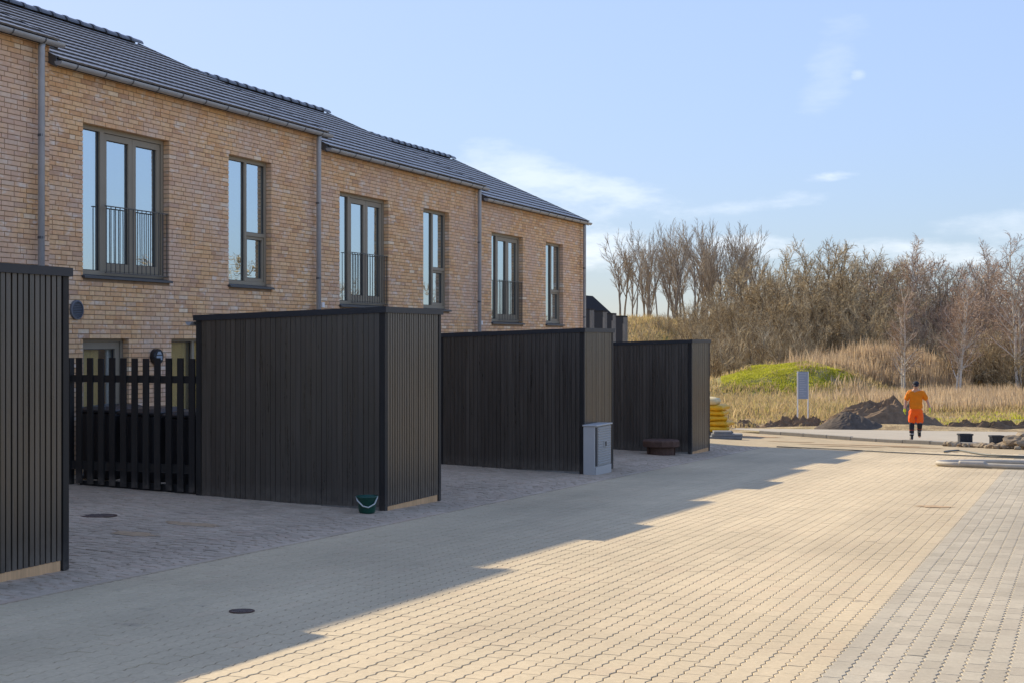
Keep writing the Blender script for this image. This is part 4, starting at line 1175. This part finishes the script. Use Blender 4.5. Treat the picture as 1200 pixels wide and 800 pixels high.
SH = {'hem': ((0, 0, .86), (.195, .14)), 'waist': ((0, 0, 1.04), (.19, .14)), 'chest': ((0, .01, 1.28), (.20, .14)), 'nb': ((0, .005, 1.445), (.125, .095)), 'nk': ((0, -.015, 1.50), (.085, .08)),
      'sl': ((-.18, .01, 1.42), .085), 'el': (mixv('shl', 'ell', .92), .084), 'sr': ((.18, .01, 1.42), .085), 'er': (mixv('shr', 'elr', .92), .084)}
crumple(chain((SH, [('hem', 'waist'), ('waist', 'chest'), ('chest', 'nb'), ('nb', 'nk'), ('nb', 'sl'), ('sl', 'el'), ('nb', 'sr'), ('sr', 'er')]), M['shirt'], 't_shirt', per, 3), .016)
SO = {'top': ((0, 0, 1.0), (.172, .128)), 'mid': ((0, 0, .86), (.175, .13)), 'hl': ((-.10, -.01, .80), .118), 'kl': (mixv('hipl', 'knl', .98), .108), 'hr': ((.10, -.01, .80), .118), 'kr': (mixv('hipr', 'knr', .98), .108)}
crumple(chain((SO, [('top', 'mid'), ('mid', 'hl'), ('hl', 'kl'), ('mid', 'hr'), ('hr', 'kr')]), M['shorts'], 'shorts', per, 3), .018)
for a, b_, c in (('hipl', 'knl', 'anl'), ('hipr', 'knr', 'anr')):
    chain(({'a': (mixv(a, b_, .85), .074), 'b': (J[b_][0], .082), 'c': (mixv(b_, c, .5), .074), 'd': (mixv(b_, c, .95), .066)}, [('a', 'b'), ('b', 'c'), ('c', 'd')]), M['darkcloth'], 'trouser_leg', per, 1)
    chain(({'a': (mixv(b_, c, .62), .088), 'b': (mixv(b_, c, .82), .086)}, [('a', 'b')]), M['reflective'], 'reflective_band', per, 1)
    chain(({'a': (mixv(b_, c, .36), .086), 'b': (mixv(b_, c, .52), .084)}, [('a', 'b')]), M['shorts'], 'orange_band', per, 1)
for a, to, rt in (('anl', 'tol', 0), ('anr', 'tor', .3)):
    A = Vector(J[a][0]); T = Vector(J[to][0])
    chain(({'s': (tuple(A + Vector((0, .005, .09))), .056), 'a': (tuple(A + Vector((0, 0, -.02))), .06), 'h': (tuple(A + Vector((0, .03, -.05))), .05), 'm': (tuple(A.lerp(T, .55) + Vector((0, 0, .0))), .052), 't': (tuple(T), .045)}, [('s', 'a'), ('a', 'h'), ('a', 'm'), ('m', 't')]), M['boot'], 'boot', per, 1)
# gloved hands: palm, four fingers of different length, thumb
for side, wr, dirv, in_ in (('l', 'wrl', Vector((-.02, -.12, -1)), 1), ('r', 'wrr', Vector((.12, -.05, -1)), -1)):
    w0 = Vector(J[wr][0]); d = dirv.normalized(); fwd = Vector((0, -1, 0)); fwd = (fwd - d * fwd.dot(d)).normalized(); inn = Vector((in_, 0, 0))
    nd = {'c': (tuple(w0 - d * .03), (.04, .036)), 'w': (tuple(w0), (.036, .030)), 'p': (tuple(w0 + d * .05), (.046, .022)), 'k': (tuple(w0 + d * .085), (.046, .020))}
    ed = [('c', 'w'), ('w', 'p'), ('p', 'k')]
    gl_ = chain((nd, ed), M['glove'], 'glove', per, 1)
    for fi, (o_, L_) in enumerate(((.034, .072), (.012, .082), (-.011, .076), (-.033, .060))):
        b0 = w0 + d * .085 + fwd * o_
        chain(({'a': (tuple(b0), .0115), 'b': (tuple(b0 + d * L_ * .5 + inn * .008), .0105), 'c': (tuple(b0 + d * L_ * .85 + inn * .03), .009)}, [('a', 'b'), ('b', 'c')]), M['glove'] if fi < 2 else M['darkcloth'], 'finger', gl_, 1)
    b0 = w0 + d * .03 + fwd * .034
    chain(({'a': (tuple(b0), .014), 'b': (tuple(b0 + d * .03 + fwd * .022 + inn * .012), .012), 'c': (tuple(b0 + d * .06 + fwd * .024 + inn * .03), .010)}, [('a', 'b'), ('b', 'c')]), M['glove'], 'thumb', gl_, 1)
# face, ears and cap (head tilted down)
HT = Matrix.Translation((0, -.055, 1.655)) @ Matrix.Rotation(R(24), 4, 'X')
def hb(name, mat, par, verts_fn):
    mb = MB(); verts_fn(mb); mb.v = [tuple(HT @ Vector(v)) for v in mb.v]; me = mb.mesh(name, mat); return link(name, me, par, (0, 0, 0), smooth=True)
def ell(mb, c, s, n=10, k=6, z0=-1, z1=1):
    rings = []
    for i in range(k + 1):
        t_ = z0 + (z1 - z0) * i / k; a = math.asin(max(-1, min(1, t_))); r_ = max(.02, math.cos(a))
        rings.append([(c[0] + s[0] * r_ * math.cos(2 * math.pi * j / n), c[1] + s[1] * r_ * math.sin(2 * math.pi * j / n), c[2] + s[2] * t_) for j in range(n)])
    mb.ring(rings)
hb('nose', M['skin'], body, lambda m_: m_.ring([[(-.008, -.092, .012), (.008, -.092, .012), (.006, -.075, .03), (-.006, -.075, .03)], [(-.016, -.118, -.022), (.016, -.118, -.022), (.014, -.08, -.028), (-.014, -.08, -.028)]]))
for sx in (-.033, .033): hb('eye', M['plain_white'], body, lambda m_, sx=sx: ell(m_, (sx, -.088, .012), (.013, .008, .008)))
hb('mouth', pbr('lips', (.38, .16, .12), .5, .4), body, lambda m_: ell(m_, (0, -.088, -.055), (.024, .01, .006)))
for sx in (-.083, .083): hb('ear', M['skin'], body, lambda m_, sx=sx: ell(m_, (sx, 0, 0), (.012, .022, .032)))
cap = hb('cap', M['darkcloth'], per, lambda m_: ell(m_, (0, .004, .035), (.092, .106, .080), 18, 6, .12, .995))
hb('cap_peak', M['darkcloth'], cap, lambda m_: m_.ring([[(-.075, -.085, .035), (-.05, -.16, .028), (0, -.178, .025), (.05, -.16, .028), (.075, -.085, .035)], [(-.075, -.085, .047), (-.05, -.16, .036), (0, -.178, .033), (.05, -.16, .036), (.075, -.085, .047)]]))

# ------------------------------------------------------------------ bare trees
def rvec(rs): return Vector((rs.gauss(0, 1), rs.gauss(0, 1), rs.gauss(0, 1))).normalized()


class TreeGen:
    def __init__(s, seed): s.rs = random.Random(seed); s.tv = []; s.tf = []; s.cv = []; s.cf = []
    def seg(s, big, pts, rs_, n):
        V, F_ = (s.tv, s.tf) if big else (s.cv, s.cf)
        i0 = len(V); up = None
        for k, p in enumerate(pts):
            t_ = (pts[min(k + 1, len(pts) - 1)] - pts[max(0, k - 1)]).normalized(); up = t_.orthogonal().normalized() if up is None else (up - t_ * up.dot(t_)).normalized(); w = t_.cross(up)
            for j in range(n): a = 2 * math.pi * j / n; V.append(tuple(p + (up * math.cos(a) + w * math.sin(a)) * rs_[k]))
        for k in range(len(pts) - 1):
            for j in range(n): a = i0 + k * n + j; b_ = i0 + k * n + (j + 1) % n; F_.append((a, b_, b_ + n, a + n))
    def branch(s, p, d, L_, r_, lev, spec):
        rs = s.rs; sp_ = spec[min(lev, len(spec) - 1)]
        k = sp_['seg']; pts = [p.copy()]; dd = d.copy()
        for i in range(k):
            dd = (dd + rvec(rs) * sp_['wob'] + Vector((0, 0, sp_['up']))).normalized(); pts.append(pts[-1] + dd * L_ / k)
        rr = [r_ * (1 - (1 - sp_['tip']) * i / k) for i in range(k + 1)]
        s.seg(lev < sp_.get('bigto', 2), pts, rr, sp_['n'])
        if lev + 1 >= len(spec): return
        nc = sp_['kids']
        for c in range(nc):
            t_ = sp_['from'] + (1 - sp_['from']) * (c + rs.random()) / nc; q = t_ * k; i = min(int(q), k - 1); pos = pts[i].lerp(pts[i + 1], q - i)
            ax = (pts[i + 1] - pts[i]).normalized(); side = ax.orthogonal(); side.rotate(Matrix.Rotation(rs.uniform(0, 6.283), 3, ax))
            ang = sp_['ang'] * rs.uniform(.7, 1.25); nd = (ax * math.cos(ang) + side.normalized() * math.sin(ang)).normalized()
            s.branch(pos, nd, L_ * sp_['ratio'] * rs.uniform(.7, 1.2) * (1 - sp_['taper'] * t_), max(rr[i] * .55, sp_['rmin']), lev + 1, spec)
    def meshes(s, mt, mc):
        out = []
        for nm, V, F_, m_ in (('trunk', s.tv, s.tf, mt), ('crown', s.cv, s.cf, mc)): out.append(npmesh(nm, np.array(V), np.array(F_), m_))
        return out


def slender(seed):                                      # tall avenue tree, ascending limbs fanned at the top, 10 m
    t_ = TreeGen(seed); r0 = t_.rs.uniform(.42, .58)
    t_.branch(Vector((0, 0, -.3)), Vector((t_.rs.gauss(0, .08), t_.rs.gauss(0, .08), 1)), 8.2, .125, 0, [
        dict(seg=8, wob=.07, up=.04, tip=.3, n=6, kids=t_.rs.randint(9, 13), **{'from': r0}, ang=.47, ratio=.36, taper=.02, rmin=.032),
        dict(seg=5, wob=.09, up=.09, tip=.3, n=4, kids=7, **{'from': .18}, ang=.46, ratio=.42, taper=.3, rmin=.02),
        dict(seg=3, wob=.1, up=.06, tip=.4, n=3, kids=5, **{'from': .12}, ang=.5, ratio=.5, taper=.3, rmin=.014, bigto=1),
        dict(seg=2, wob=.1, up=.04, tip=.4, n=3, kids=0, **{'from': .1}, ang=.5, ratio=.5, taper=.3, rmin=.012, bigto=1)])
    return t_


def thicket(seed, stems=7, spread=.75):                 # many-stemmed willow, 8 m
    t_ = TreeGen(seed)
    for k in range(stems):
        a = t_.rs.uniform(0, 6.283); tl = spread * math.sqrt(t_.rs.uniform(.02, 1))
        L_ = 7.2 * (1 - .33 * (tl / spread) ** 2) * t_.rs.uniform(.92, 1.04)
        t_.branch(Vector((math.cos(a) * .5, math.sin(a) * .5, -.3)), Vector((math.cos(a) * tl, math.sin(a) * tl, 1)).normalized(), L_, .075, 0, [
            dict(seg=7, wob=.09, up=.05, tip=.25, n=4, kids=16, **{'from': .06}, ang=.75, ratio=.30, taper=.45, rmin=.022),
            dict(seg=4, wob=.18, up=.05, tip=.35, n=3, kids=10, **{'from': .08}, ang=.75, ratio=.48, taper=.3, rmin=.014),
            dict(seg=3, wob=.22, up=.05, tip=.45, n=3, kids=4, **{'from': .1}, ang=.7, ratio=.6, taper=.3, rmin=.0105, bigto=1),
            dict(seg=2, wob=.25, up=.03, tip=.5, n=3, kids=0, **{'from': .1}, ang=.5, ratio=.5, taper=.3, rmin=.0095, bigto=1)])
    return t_


def birch(seed):
    t_ = TreeGen(seed)
    for k in range(2):
        t_.branch(Vector((k * .3, 0, -.3)), Vector((t_.rs.gauss(0, .1), t_.rs.gauss(0, .1), 1)).normalized(), 7.4 - k, .085, 0, [
            dict(seg=8, wob=.07, up=.04, tip=.3, n=6, kids=22, **{'from': .22}, ang=.75, ratio=.30, taper=.4, rmin=.024),
            dict(seg=5, wob=.14, up=.07, tip=.35, n=4, kids=9, **{'from': .12}, ang=.65, ratio=.45, taper=.3, rmin=.013),
            dict(seg=3, wob=.18, up=-.04, tip=.45, n=3, kids=5, **{'from': .1}, ang=.7, ratio=.55, taper=.3, rmin=.0095, bigto=1),
            dict(seg=2, wob=.2, up=-.1, tip=.5, n=3, kids=0, **{'from': .1}, ang=.5, ratio=.5, taper=.3, rmin=.009, bigto=1)])
    return t_


def bush(seed):
    t_ = TreeGen(seed)
    for k in range(13):
        a = t_.rs.uniform(0, 6.283); tl = t_.rs.uniform(.1, 1.0)
        t_.branch(Vector((math.cos(a) * .3, math.sin(a) * .3, -.2)), Vector((math.cos(a) * tl, math.sin(a) * tl, 1)).normalized(), t_.rs.uniform(1.8, 3.1), .032, 0, [
            dict(seg=5, wob=.12, up=.03, tip=.35, n=4, kids=11, **{'from': .08}, ang=.6, ratio=.42, taper=.3, rmin=.013, bigto=1),
            dict(seg=3, wob=.18, up=.06, tip=.4, n=3, kids=6, **{'from': .1}, ang=.6, ratio=.5, taper=.3, rmin=.009, bigto=1),
            dict(seg=2, wob=.2, up=.05, tip=.5, n=3, kids=0, **{'from': .1}, ang=.6, ratio=.5, taper=.3, rmin=.009, bigto=1)])
    return t_


MESH = {'slender': [slender(s_).meshes(M['bark_grey'], M['twig_grey']) for s_ in (1, 2, 3, 4, 5, 6)],
        'thicket': [thicket(s_).meshes(M['bark_olive'], M['twig_tan']) for s_ in (11, 12, 13)],
        'greythicket': [thicket(21, 5, .5).meshes(M['bark_grey'], M['twig_grey'])],
        'redthicket': [thicket(31, 5, .6).meshes(M['bark_grey'], M['twig_red'])],
        'birch': [birch(s_).meshes(M['birch'], M['twig_red']) for s_ in (41, 42)],
        'bush': [bush(s_).meshes(M['bark_olive'], M['twig_tan']) for s_ in (51, 52)],
        'yellowbush': [bush(53).meshes(M['twig_yel'], M['twig_yel'])]}
TR = random.Random(5)


def tree(kind, name, loc, h, base_h, label, cat, group, w=1.0):
    pr = TR.choice(MESH[kind]); s_ = h / base_h
    t = empty(name, loc, label, cat, group); t.rotation_euler.z = TR.uniform(0, 6.28); t.scale = (s_ * w, s_ * w, s_)
    for me in pr: link(me.name, me, t)
    return t


ORD = ['first', 'second', 'third', 'fourth', 'fifth', 'sixth', 'seventh', 'eighth', 'ninth', 'tenth', 'eleventh', 'twelfth', 'thirteenth', 'fourteenth', 'fifteenth', 'sixteenth', 'seventeenth', 'eighteenth', 'last']
G_ROW = 'bare slender trees on the far hill'
lab_row = 'tall bare slender tree in the row on the far grassy hill'
for i, (x, top) in enumerate(((724, 288), (733, 287), (746, 289), (755, 284), (762, 286), (770, 285), (780, 276), (788, 278), (798, 276), (807, 279), (815, 277), (822, 277), (832, 281), (841, 277), (851, 276), (858, 280), (867, 277), (878, 286), (893, 297))):
    d = 131 + TR.uniform(-3, 9); p = at(x, d); h = (401 - top) / 1700 * d - p[2]
    lb, grp = f'{ORD[i]} slender bare tree from the left in the row on the far grassy hill', G_ROW
    if i == 0: lb, grp = 'bare tree with drooping left branches, leftmost on the far hill', G_ROW
    tree('slender', 'bare_tree', p, h, 10.2, lb, 'tree', grp, TR.uniform(.85, 1.15) if i else 1.35)

for i, x in enumerate((741, 752, 766, 784, 793, 803, 811, 819, 828, 836, 846, 855, 862, 872, 883)):
    d = 146 + TR.uniform(-3, 4); p = at(x, d); top = 282 + TR.uniform(-3, 7)
    tree('slender', 'bare_tree', p, (401 - top) / 1700 * d - p[2], 10.2, f'{ORD[i]} bare tree from the left in the farther line behind the hill row', 'tree', 'farther bare trees behind the hill row', TR.uniform(.85, 1.15))
G_TH = 'bare many-stemmed trees in the thicket'
outline = [(812, 352), (830, 342), (850, 336), (868, 322), (884, 310), (900, 302), (918, 297), (936, 288), (952, 280), (968, 277), (984, 279), (1000, 286), (1014, 295), (1030, 303), (1048, 306), (1064, 303), (1080, 308), (1096, 305), (1112, 306), (1128, 304), (1142, 312), (1156, 330), (1170, 345), (1185, 340), (1200, 325), (1220, 318), (1245, 310)]
def ot(x):
    for (a, ya), (b_, yb_) in zip(outline, outline[1:]):
        if a <= x <= b_: return ya + (yb_ - ya) * (x - a) / (b_ - a)
    return 320
lbs = {'thicket': 'bare olive brown many-stemmed tree in the thicket', 'greythicket': 'bare grey many-stemmed tree in the thicket', 'redthicket': 'bare reddish brown many-stemmed tree in the thicket'}
def zone(x, layer, base):
    w = ('at the thicket back', 'in mid thicket', 'at the thicket front')[layer]
    for lim, nm in ((870, 'just right of the last shed'), (905, 'left of the green mound'), (945, 'above the green mound'), (985, 'behind the sign'), (1025, 'above the soil heap'), (1050, 'left of the walking man'), (1095, 'behind the walking man'), (1150, 'around the white birch'), (9999, 'near the right photo edge')):
        if x < lim: return base.replace('in the thicket', '').strip() + f' {w}, {nm}'
for layer, (d0, fac, stepx) in enumerate(((104, 1.0, 15), (96, .92, 16), (89, .68, 19))):
    x = 818 + layer * 5
    while x < 1262:
        xx_ = x + TR.uniform(-6, 6); d = d0 + TR.uniform(-3, 3); p = at(xx_, d); top = ot(min(1245, max(812, xx_))); h = ((401 - top) / 1700 * d - p[2]) * fac * TR.uniform(.93, 1.07)
        kind = 'thicket' if xx_ < 1035 else TR.choice(('thicket', 'greythicket', 'redthicket', 'redthicket'))
        if h > 1.2: tree(kind, 'bare_tree', p, h, 7.3, zone(xx_, layer, lbs[kind]), 'tree', {'thicket': G_TH, 'greythicket': 'grey bare trees in the thicket', 'redthicket': 'reddish bare trees in the thicket'}[kind], TR.uniform(.85, 1.05))
        x += stepx
for x, d, top, lb in ((1125, 73, 325, 'white stemmed birch with reddish twigs right of the walking man'), (1060, 76, 345, 'thin pale birch rising behind the walking man'), (1194, 78, 290, 'tall birch at the right edge of the photo'),
                      (1072, 101, 292, 'slim bare birch with a thin spire above the thicket'), (1150, 100, 298, 'bare birch with an open crown near the gap on the right')):
    p = at(x, d); tree('birch', 'birch_tree', p, (401 - top) / 1700 * d - p[2], 7.6, lb, 'tree', None)
G_BU = 'bare bushes at the thicket edge'
BN = {}
for x, d, h in [(840 + k * 13 + TR.uniform(-5, 5), 84 + TR.uniform(-3, 3), TR.uniform(2.4, 3.8)) for k in range(8)] + [(1120 + k * 13, 79 + TR.uniform(-4, 4), TR.uniform(2.0, 3.6)) for k in range(9)] + [(760 + k * 11, 116 + TR.uniform(-2, 4), TR.uniform(1.2, 2.6)) for k in range(9)] + [(1010 + k * 14, 88, TR.uniform(2.6, 3.6)) for k in range(8)]:
    sec = 0 if d > 108 else 1 if x < 960 else 2 if d > 83.5 and x < 1122 else 3; BN[sec] = BN.get(sec, -1) + 1
    p = at(x, d); tree('bush', 'bare_bush', p, h, 3.0, ORD[BN[sec]] + ' bare brown bush from the left ' + ('low on the far grassy hill' if d > 108 else 'left of the green mound' if x < 960 else 'behind the brown reed bank' if d > 83.5 and x < 1122 else 'in the reeds at the right'), 'bush', G_BU)
for x, d, h in ((806, 112, 2.0), (818, 108, 2.6), (828, 104, 2.8)):
    p = at(x, d); tree('yellowbush', 'yellow_bush', p, h, 3.0, 'yellowish twiggy bush on the far slope behind the last shed', 'bush', 'yellowish bushes on the slope')
p = at(874, 132); blob('crow_nest', (p[0], p[1], (401 - 317) / 1700 * 132), (.32, .32, .25), M['bark_grey'], None, 3, .4, 3, 2); tag(bpy.data.objects['crow_nest'], 'dark twig nest in a bare tree above the thicket', 'nest')

# trees across the street, seen only in the window panes
for i, (x, y, h) in enumerate(((27, 62, 7.5), (33, 70, 9.0), (24, 76, 7.2), (31, 86, 9.5), (38, 96, 10), (27, 100, 8), (44, 82, 8.5), (36, 112, 10), (20, 88, 6.5), (46, 68, 6.0), (52, 78, 7.5), (24, 118, 9.5), (30, 52, 4.5), (14, 98, 7.5), (12, 112, 8.5), (17, 124, 9))):
    tree(('thicket', 'redthicket', 'greythicket')[i % 3], 'bare_tree', (x, y, g(x, y)), h, 7.3, 'bare tree across the street mirrored in the window panes', 'tree', 'trees reflected in the windows', 1.2)

# ------------------------------------------------------------------ grasses (nobody could count these)
def blades(name, regions, mat, wid, lean, kindname):
    A = []
    for fn, n, h0, h1 in regions:
        X, Y = fn(n); A.append((X, Y, RNG.uniform(h0, h1, len(X))))
    X = np.concatenate([a[0] for a in A]); Y = np.concatenate([a[1] for a in A]); H = np.concatenate([a[2] for a in A])
    Z = G(X, Y) - .06; n = len(X)
    az_ = RNG.uniform(0, 6.283, n); ln_ = RNG.uniform(0, lean, n) * H; la = RNG.uniform(0, 6.283, n)
    w = wid * RNG.uniform(.6, 1.3, n)
    V = np.zeros((n, 5, 3))
    cx_, sx_ = np.cos(az_) * w, np.sin(az_) * w
    for i, (sg, fr, wf) in enumerate(((-1, 0, 1), (1, 0, 1), (1, .55, .8), (-1, .55, .8))):
        V[:, i, 0] = X + sg * cx_ * wf + np.cos(la) * ln_ * fr ** 2; V[:, i, 1] = Y + sg * sx_ * wf + np.sin(la) * ln_ * fr ** 2; V[:, i, 2] = Z + H * fr
    V[:, 4, 0] = X + np.cos(la) * ln_; V[:, 4, 1] = Y + np.sin(la) * ln_; V[:, 4, 2] = Z + H
    b_ = np.arange(n)[:, None] * 5
    q = np.concatenate([b_ + np.array([[0, 1, 2]]), b_ + np.array([[0, 2, 3]]), b_ + np.array([[3, 2, 4]])])
    return link(name, npmesh(name, V.reshape(-1, 3), q, mat), None, kind='stuff')


def fan(x0, x1_, d0, d1, cond=None):
    def fn(n):
        xs_ = RNG.uniform(x0, x1_, n); d = np.sqrt(RNG.uniform(d0 * d0, d1 * d1, n)); r_ = (xs_ - 600) / 1700
        X, Y = (r_ * CT - ST) * d, (CT + r_ * ST) * d
        if cond is not None: k = cond(X, Y); X, Y = X[k], Y[k]
        return X, Y
    return fn


def clump(thr, sc):
    def cond(X, Y): return np.array([mnoise.noise(Vector((x * sc, y * sc, 3.3))) > thr for x, y in zip(X, Y)])
    return cond


def both(f1, f2):
    def c(X, Y):
        k = f1(X, Y)
        if k.any(): k[k] = f2(X[k], Y[k])
        return k
    return c


def inmound(scale, inv=False):
    cx_, cy_, rx, ry = -15.0, 76.5, 4.6 * scale, 4.0 * scale
    def f(X, Y):
        dx_, dy_ = X - cx_, Y - cy_; r_ = ((dx_ * CT + dy_ * ST) / rx) ** 2 + ((-dx_ * ST + dy_ * CT) / ry) ** 2
        return (r_ > 1) if inv else (r_ < RNG.uniform(.62, 1.1, len(X)))
    return f


out_m = inmound(.8, True)
blades('dry_grass', [(fan(780, 1290, 49.6, 60, clump(-.2, .7)), 15000, .08, .24), (fan(780, 1290, 60, 75, out_m), 24000, .15, .42), (fan(780, 1290, 75, 92, out_m), 24000, .2, .5), (fan(690, 900, 92, 124), 26000, .2, .55),
                     (fan(780, 1000, 53, 70, clump(.1, .8)), 9000, .35, .6), (fan(845, 1010, 70, 82, clump(.18, 1.0)), 7000, .12, .36)], M['grass_d'], .022, .8, 'grass')
blades('green_grass', [(fan(845, 1000, 70, 82, both(inmound(.98), clump(-.5, .9))), 85000, .04, .11), (fan(845, 1000, 70, 82, both(inmound(.9), clump(.25, 2.2))), 3000, .10, .22), (fan(1060, 1260, 50, 56, clump(.05, .9)), 3500, .10, .22), (fan(1020, 1260, 54, 64, clump(.1, .5)), 2500, .10, .25)], M['grass_g'], .02, .8, 'grass')


def onbrown(X, Y):
    f_ = RNG.uniform(.6, 1.15, len(X))
    dx_, dy_ = X + 10.9, Y - 83.2; a_, b_ = (dx_ * CT + dy_ * ST) / 6.9, (-dx_ * ST + dy_ * CT) / 4.2
    return (a_ * a_ + b_ * b_ < f_)


def rampx(a, b_, f2):
    def c(X, Y):
        k = RNG.uniform(a, b_, len(X)) < px(X, Y)[0]
        if k.any(): k[k] = f2(X[k], Y[k])
        return k
    return c


blades('reeds', [(fan(900, 1140, 76, 92, onbrown), 26000, .5, 1.0), (fan(900, 1140, 76, 92, both(onbrown, clump(.05, 1.1))), 14000, .8, 1.5), (fan(925, 1290, 64, 76, rampx(930, 1050, clump(-.12, .45))), 16000, .3, .95), (fan(1080, 1290, 60, 68, clump(-.05, .5)), 5000, .4, .8)], M['reed'], .018, .35, 'reed')

# ------------------------------------------------------------------ far black sheds and dark roofed house beyond the row
def far_shed(x0, x1_, xs, top, d, label):
    """dark face between columns x0..x1_, street side to xs"""
    t_top = (401 - top) / 1700 * d
    r1 = at(x1_, d); w_ = (x1_ - x0) / 1700 * d * 1.12
    r0 = (r1[0] - w_, r1[1], g(r1[0] - w_, r1[1])); y_ = r1[1]
    while px(r1[0], y_)[0] < xs: y_ += .05
    r2 = (r1[0], y_, g(r1[0], y_))
    zb = min(r0[2], r1[2]) - .2
    t = empty('black_shed', (r1[0], r1[1], zb), label, 'shed', 'black sheds beyond the end house')
    A, B, C = Vector((r0[0], r0[1], 0)), Vector((r1[0], r1[1], 0)), Vector((r2[0], r2[1], 0)); Dd = A + (C - B)
    lift = lambda p, z: (p.x, p.y, z)
    MB().hex([lift(A, zb), lift(B, zb), lift(C, zb), lift(Dd, zb), lift(A, t_top - .08), lift(B, t_top - .08), lift(C, t_top - .08), lift(Dd, t_top - .08)]).build('shed_body', M['felt'], t)
    cen = (A + C) / 2; gr = lambda p: cen + (p - cen) * 1.04
    q = [gr(A), gr(B), gr(C), gr(Dd)]
    MB().hex([lift(p, t_top - .078) for p in q] + [lift(p, t_top) for p in q]).build('roof_trim', M['black_post'], t)
    n = 8
    for j in range(n):
        a, b_ = B.lerp(C, (j + .06) / n), B.lerp(C, (j + .94) / n); o_ = Vector(((C - B).y, -(C - B).x, 0)).normalized() * .02
        MB().hex([lift(a, zb), lift(a + o_, zb), lift(b_ + o_, zb), lift(b_, zb), lift(a, t_top - .09), lift(a + o_, t_top - .09), lift(b_ + o_, t_top - .09), lift(b_, t_top - .09)]).build('board', M['grey_wood'], t)  # grey boards on a black body: the lighter street side is painted in
    pp = at(xs - 3.6, d * .985)
    MB().box(pp[0] - .06, pp[0] + .06, pp[1] - .06, pp[1] + .06, zb, t_top - .42).build('post', M['grey_wood'], t)


far_shed(676, 691, 696.5, 364, 86, 'far black shed right behind the corner of the end house')
far_shed(697, 706.5, 711.5, 366, 82, 'second far black shed beyond the end house, flat roof')
far_shed(711.8, 718, 722, 369, 78, 'third far black shed, mostly hidden beyond the end house')
far_shed(722.3, 730.5, 735, 372, 74, 'rightmost far black shed, next to the brown grass hill')
bx0, by0, bz0 = at(669, 100)
t = empty('far_house', (bx0, by0, bz0), 'far house with a steep black roof half hidden by the end house', 'house')
hh_ = (401 - 346) / 1700 * 100
for nm, mt, sc_, z0, z1 in (('wall', M['white'], 1.0, bz0 - .3, hh_ - 2.2),):
    MB().box(bx0 - 2.6, bx0 + 1.6, by0 - .2, by0 + 6, z0, z1).build(nm, mt, t)
P3 = [(bx0 - 3.0, hh_ - 2.2), (bx0 + 2.0, hh_ - 2.2), (bx0 - .5, hh_)]
MB().ring([[(x_, by0 - .5, z_) for x_, z_ in P3], [(x_, by0 + 6.3, z_) for x_, z_ in P3]]).build('roof', M['dark_roof'], t)
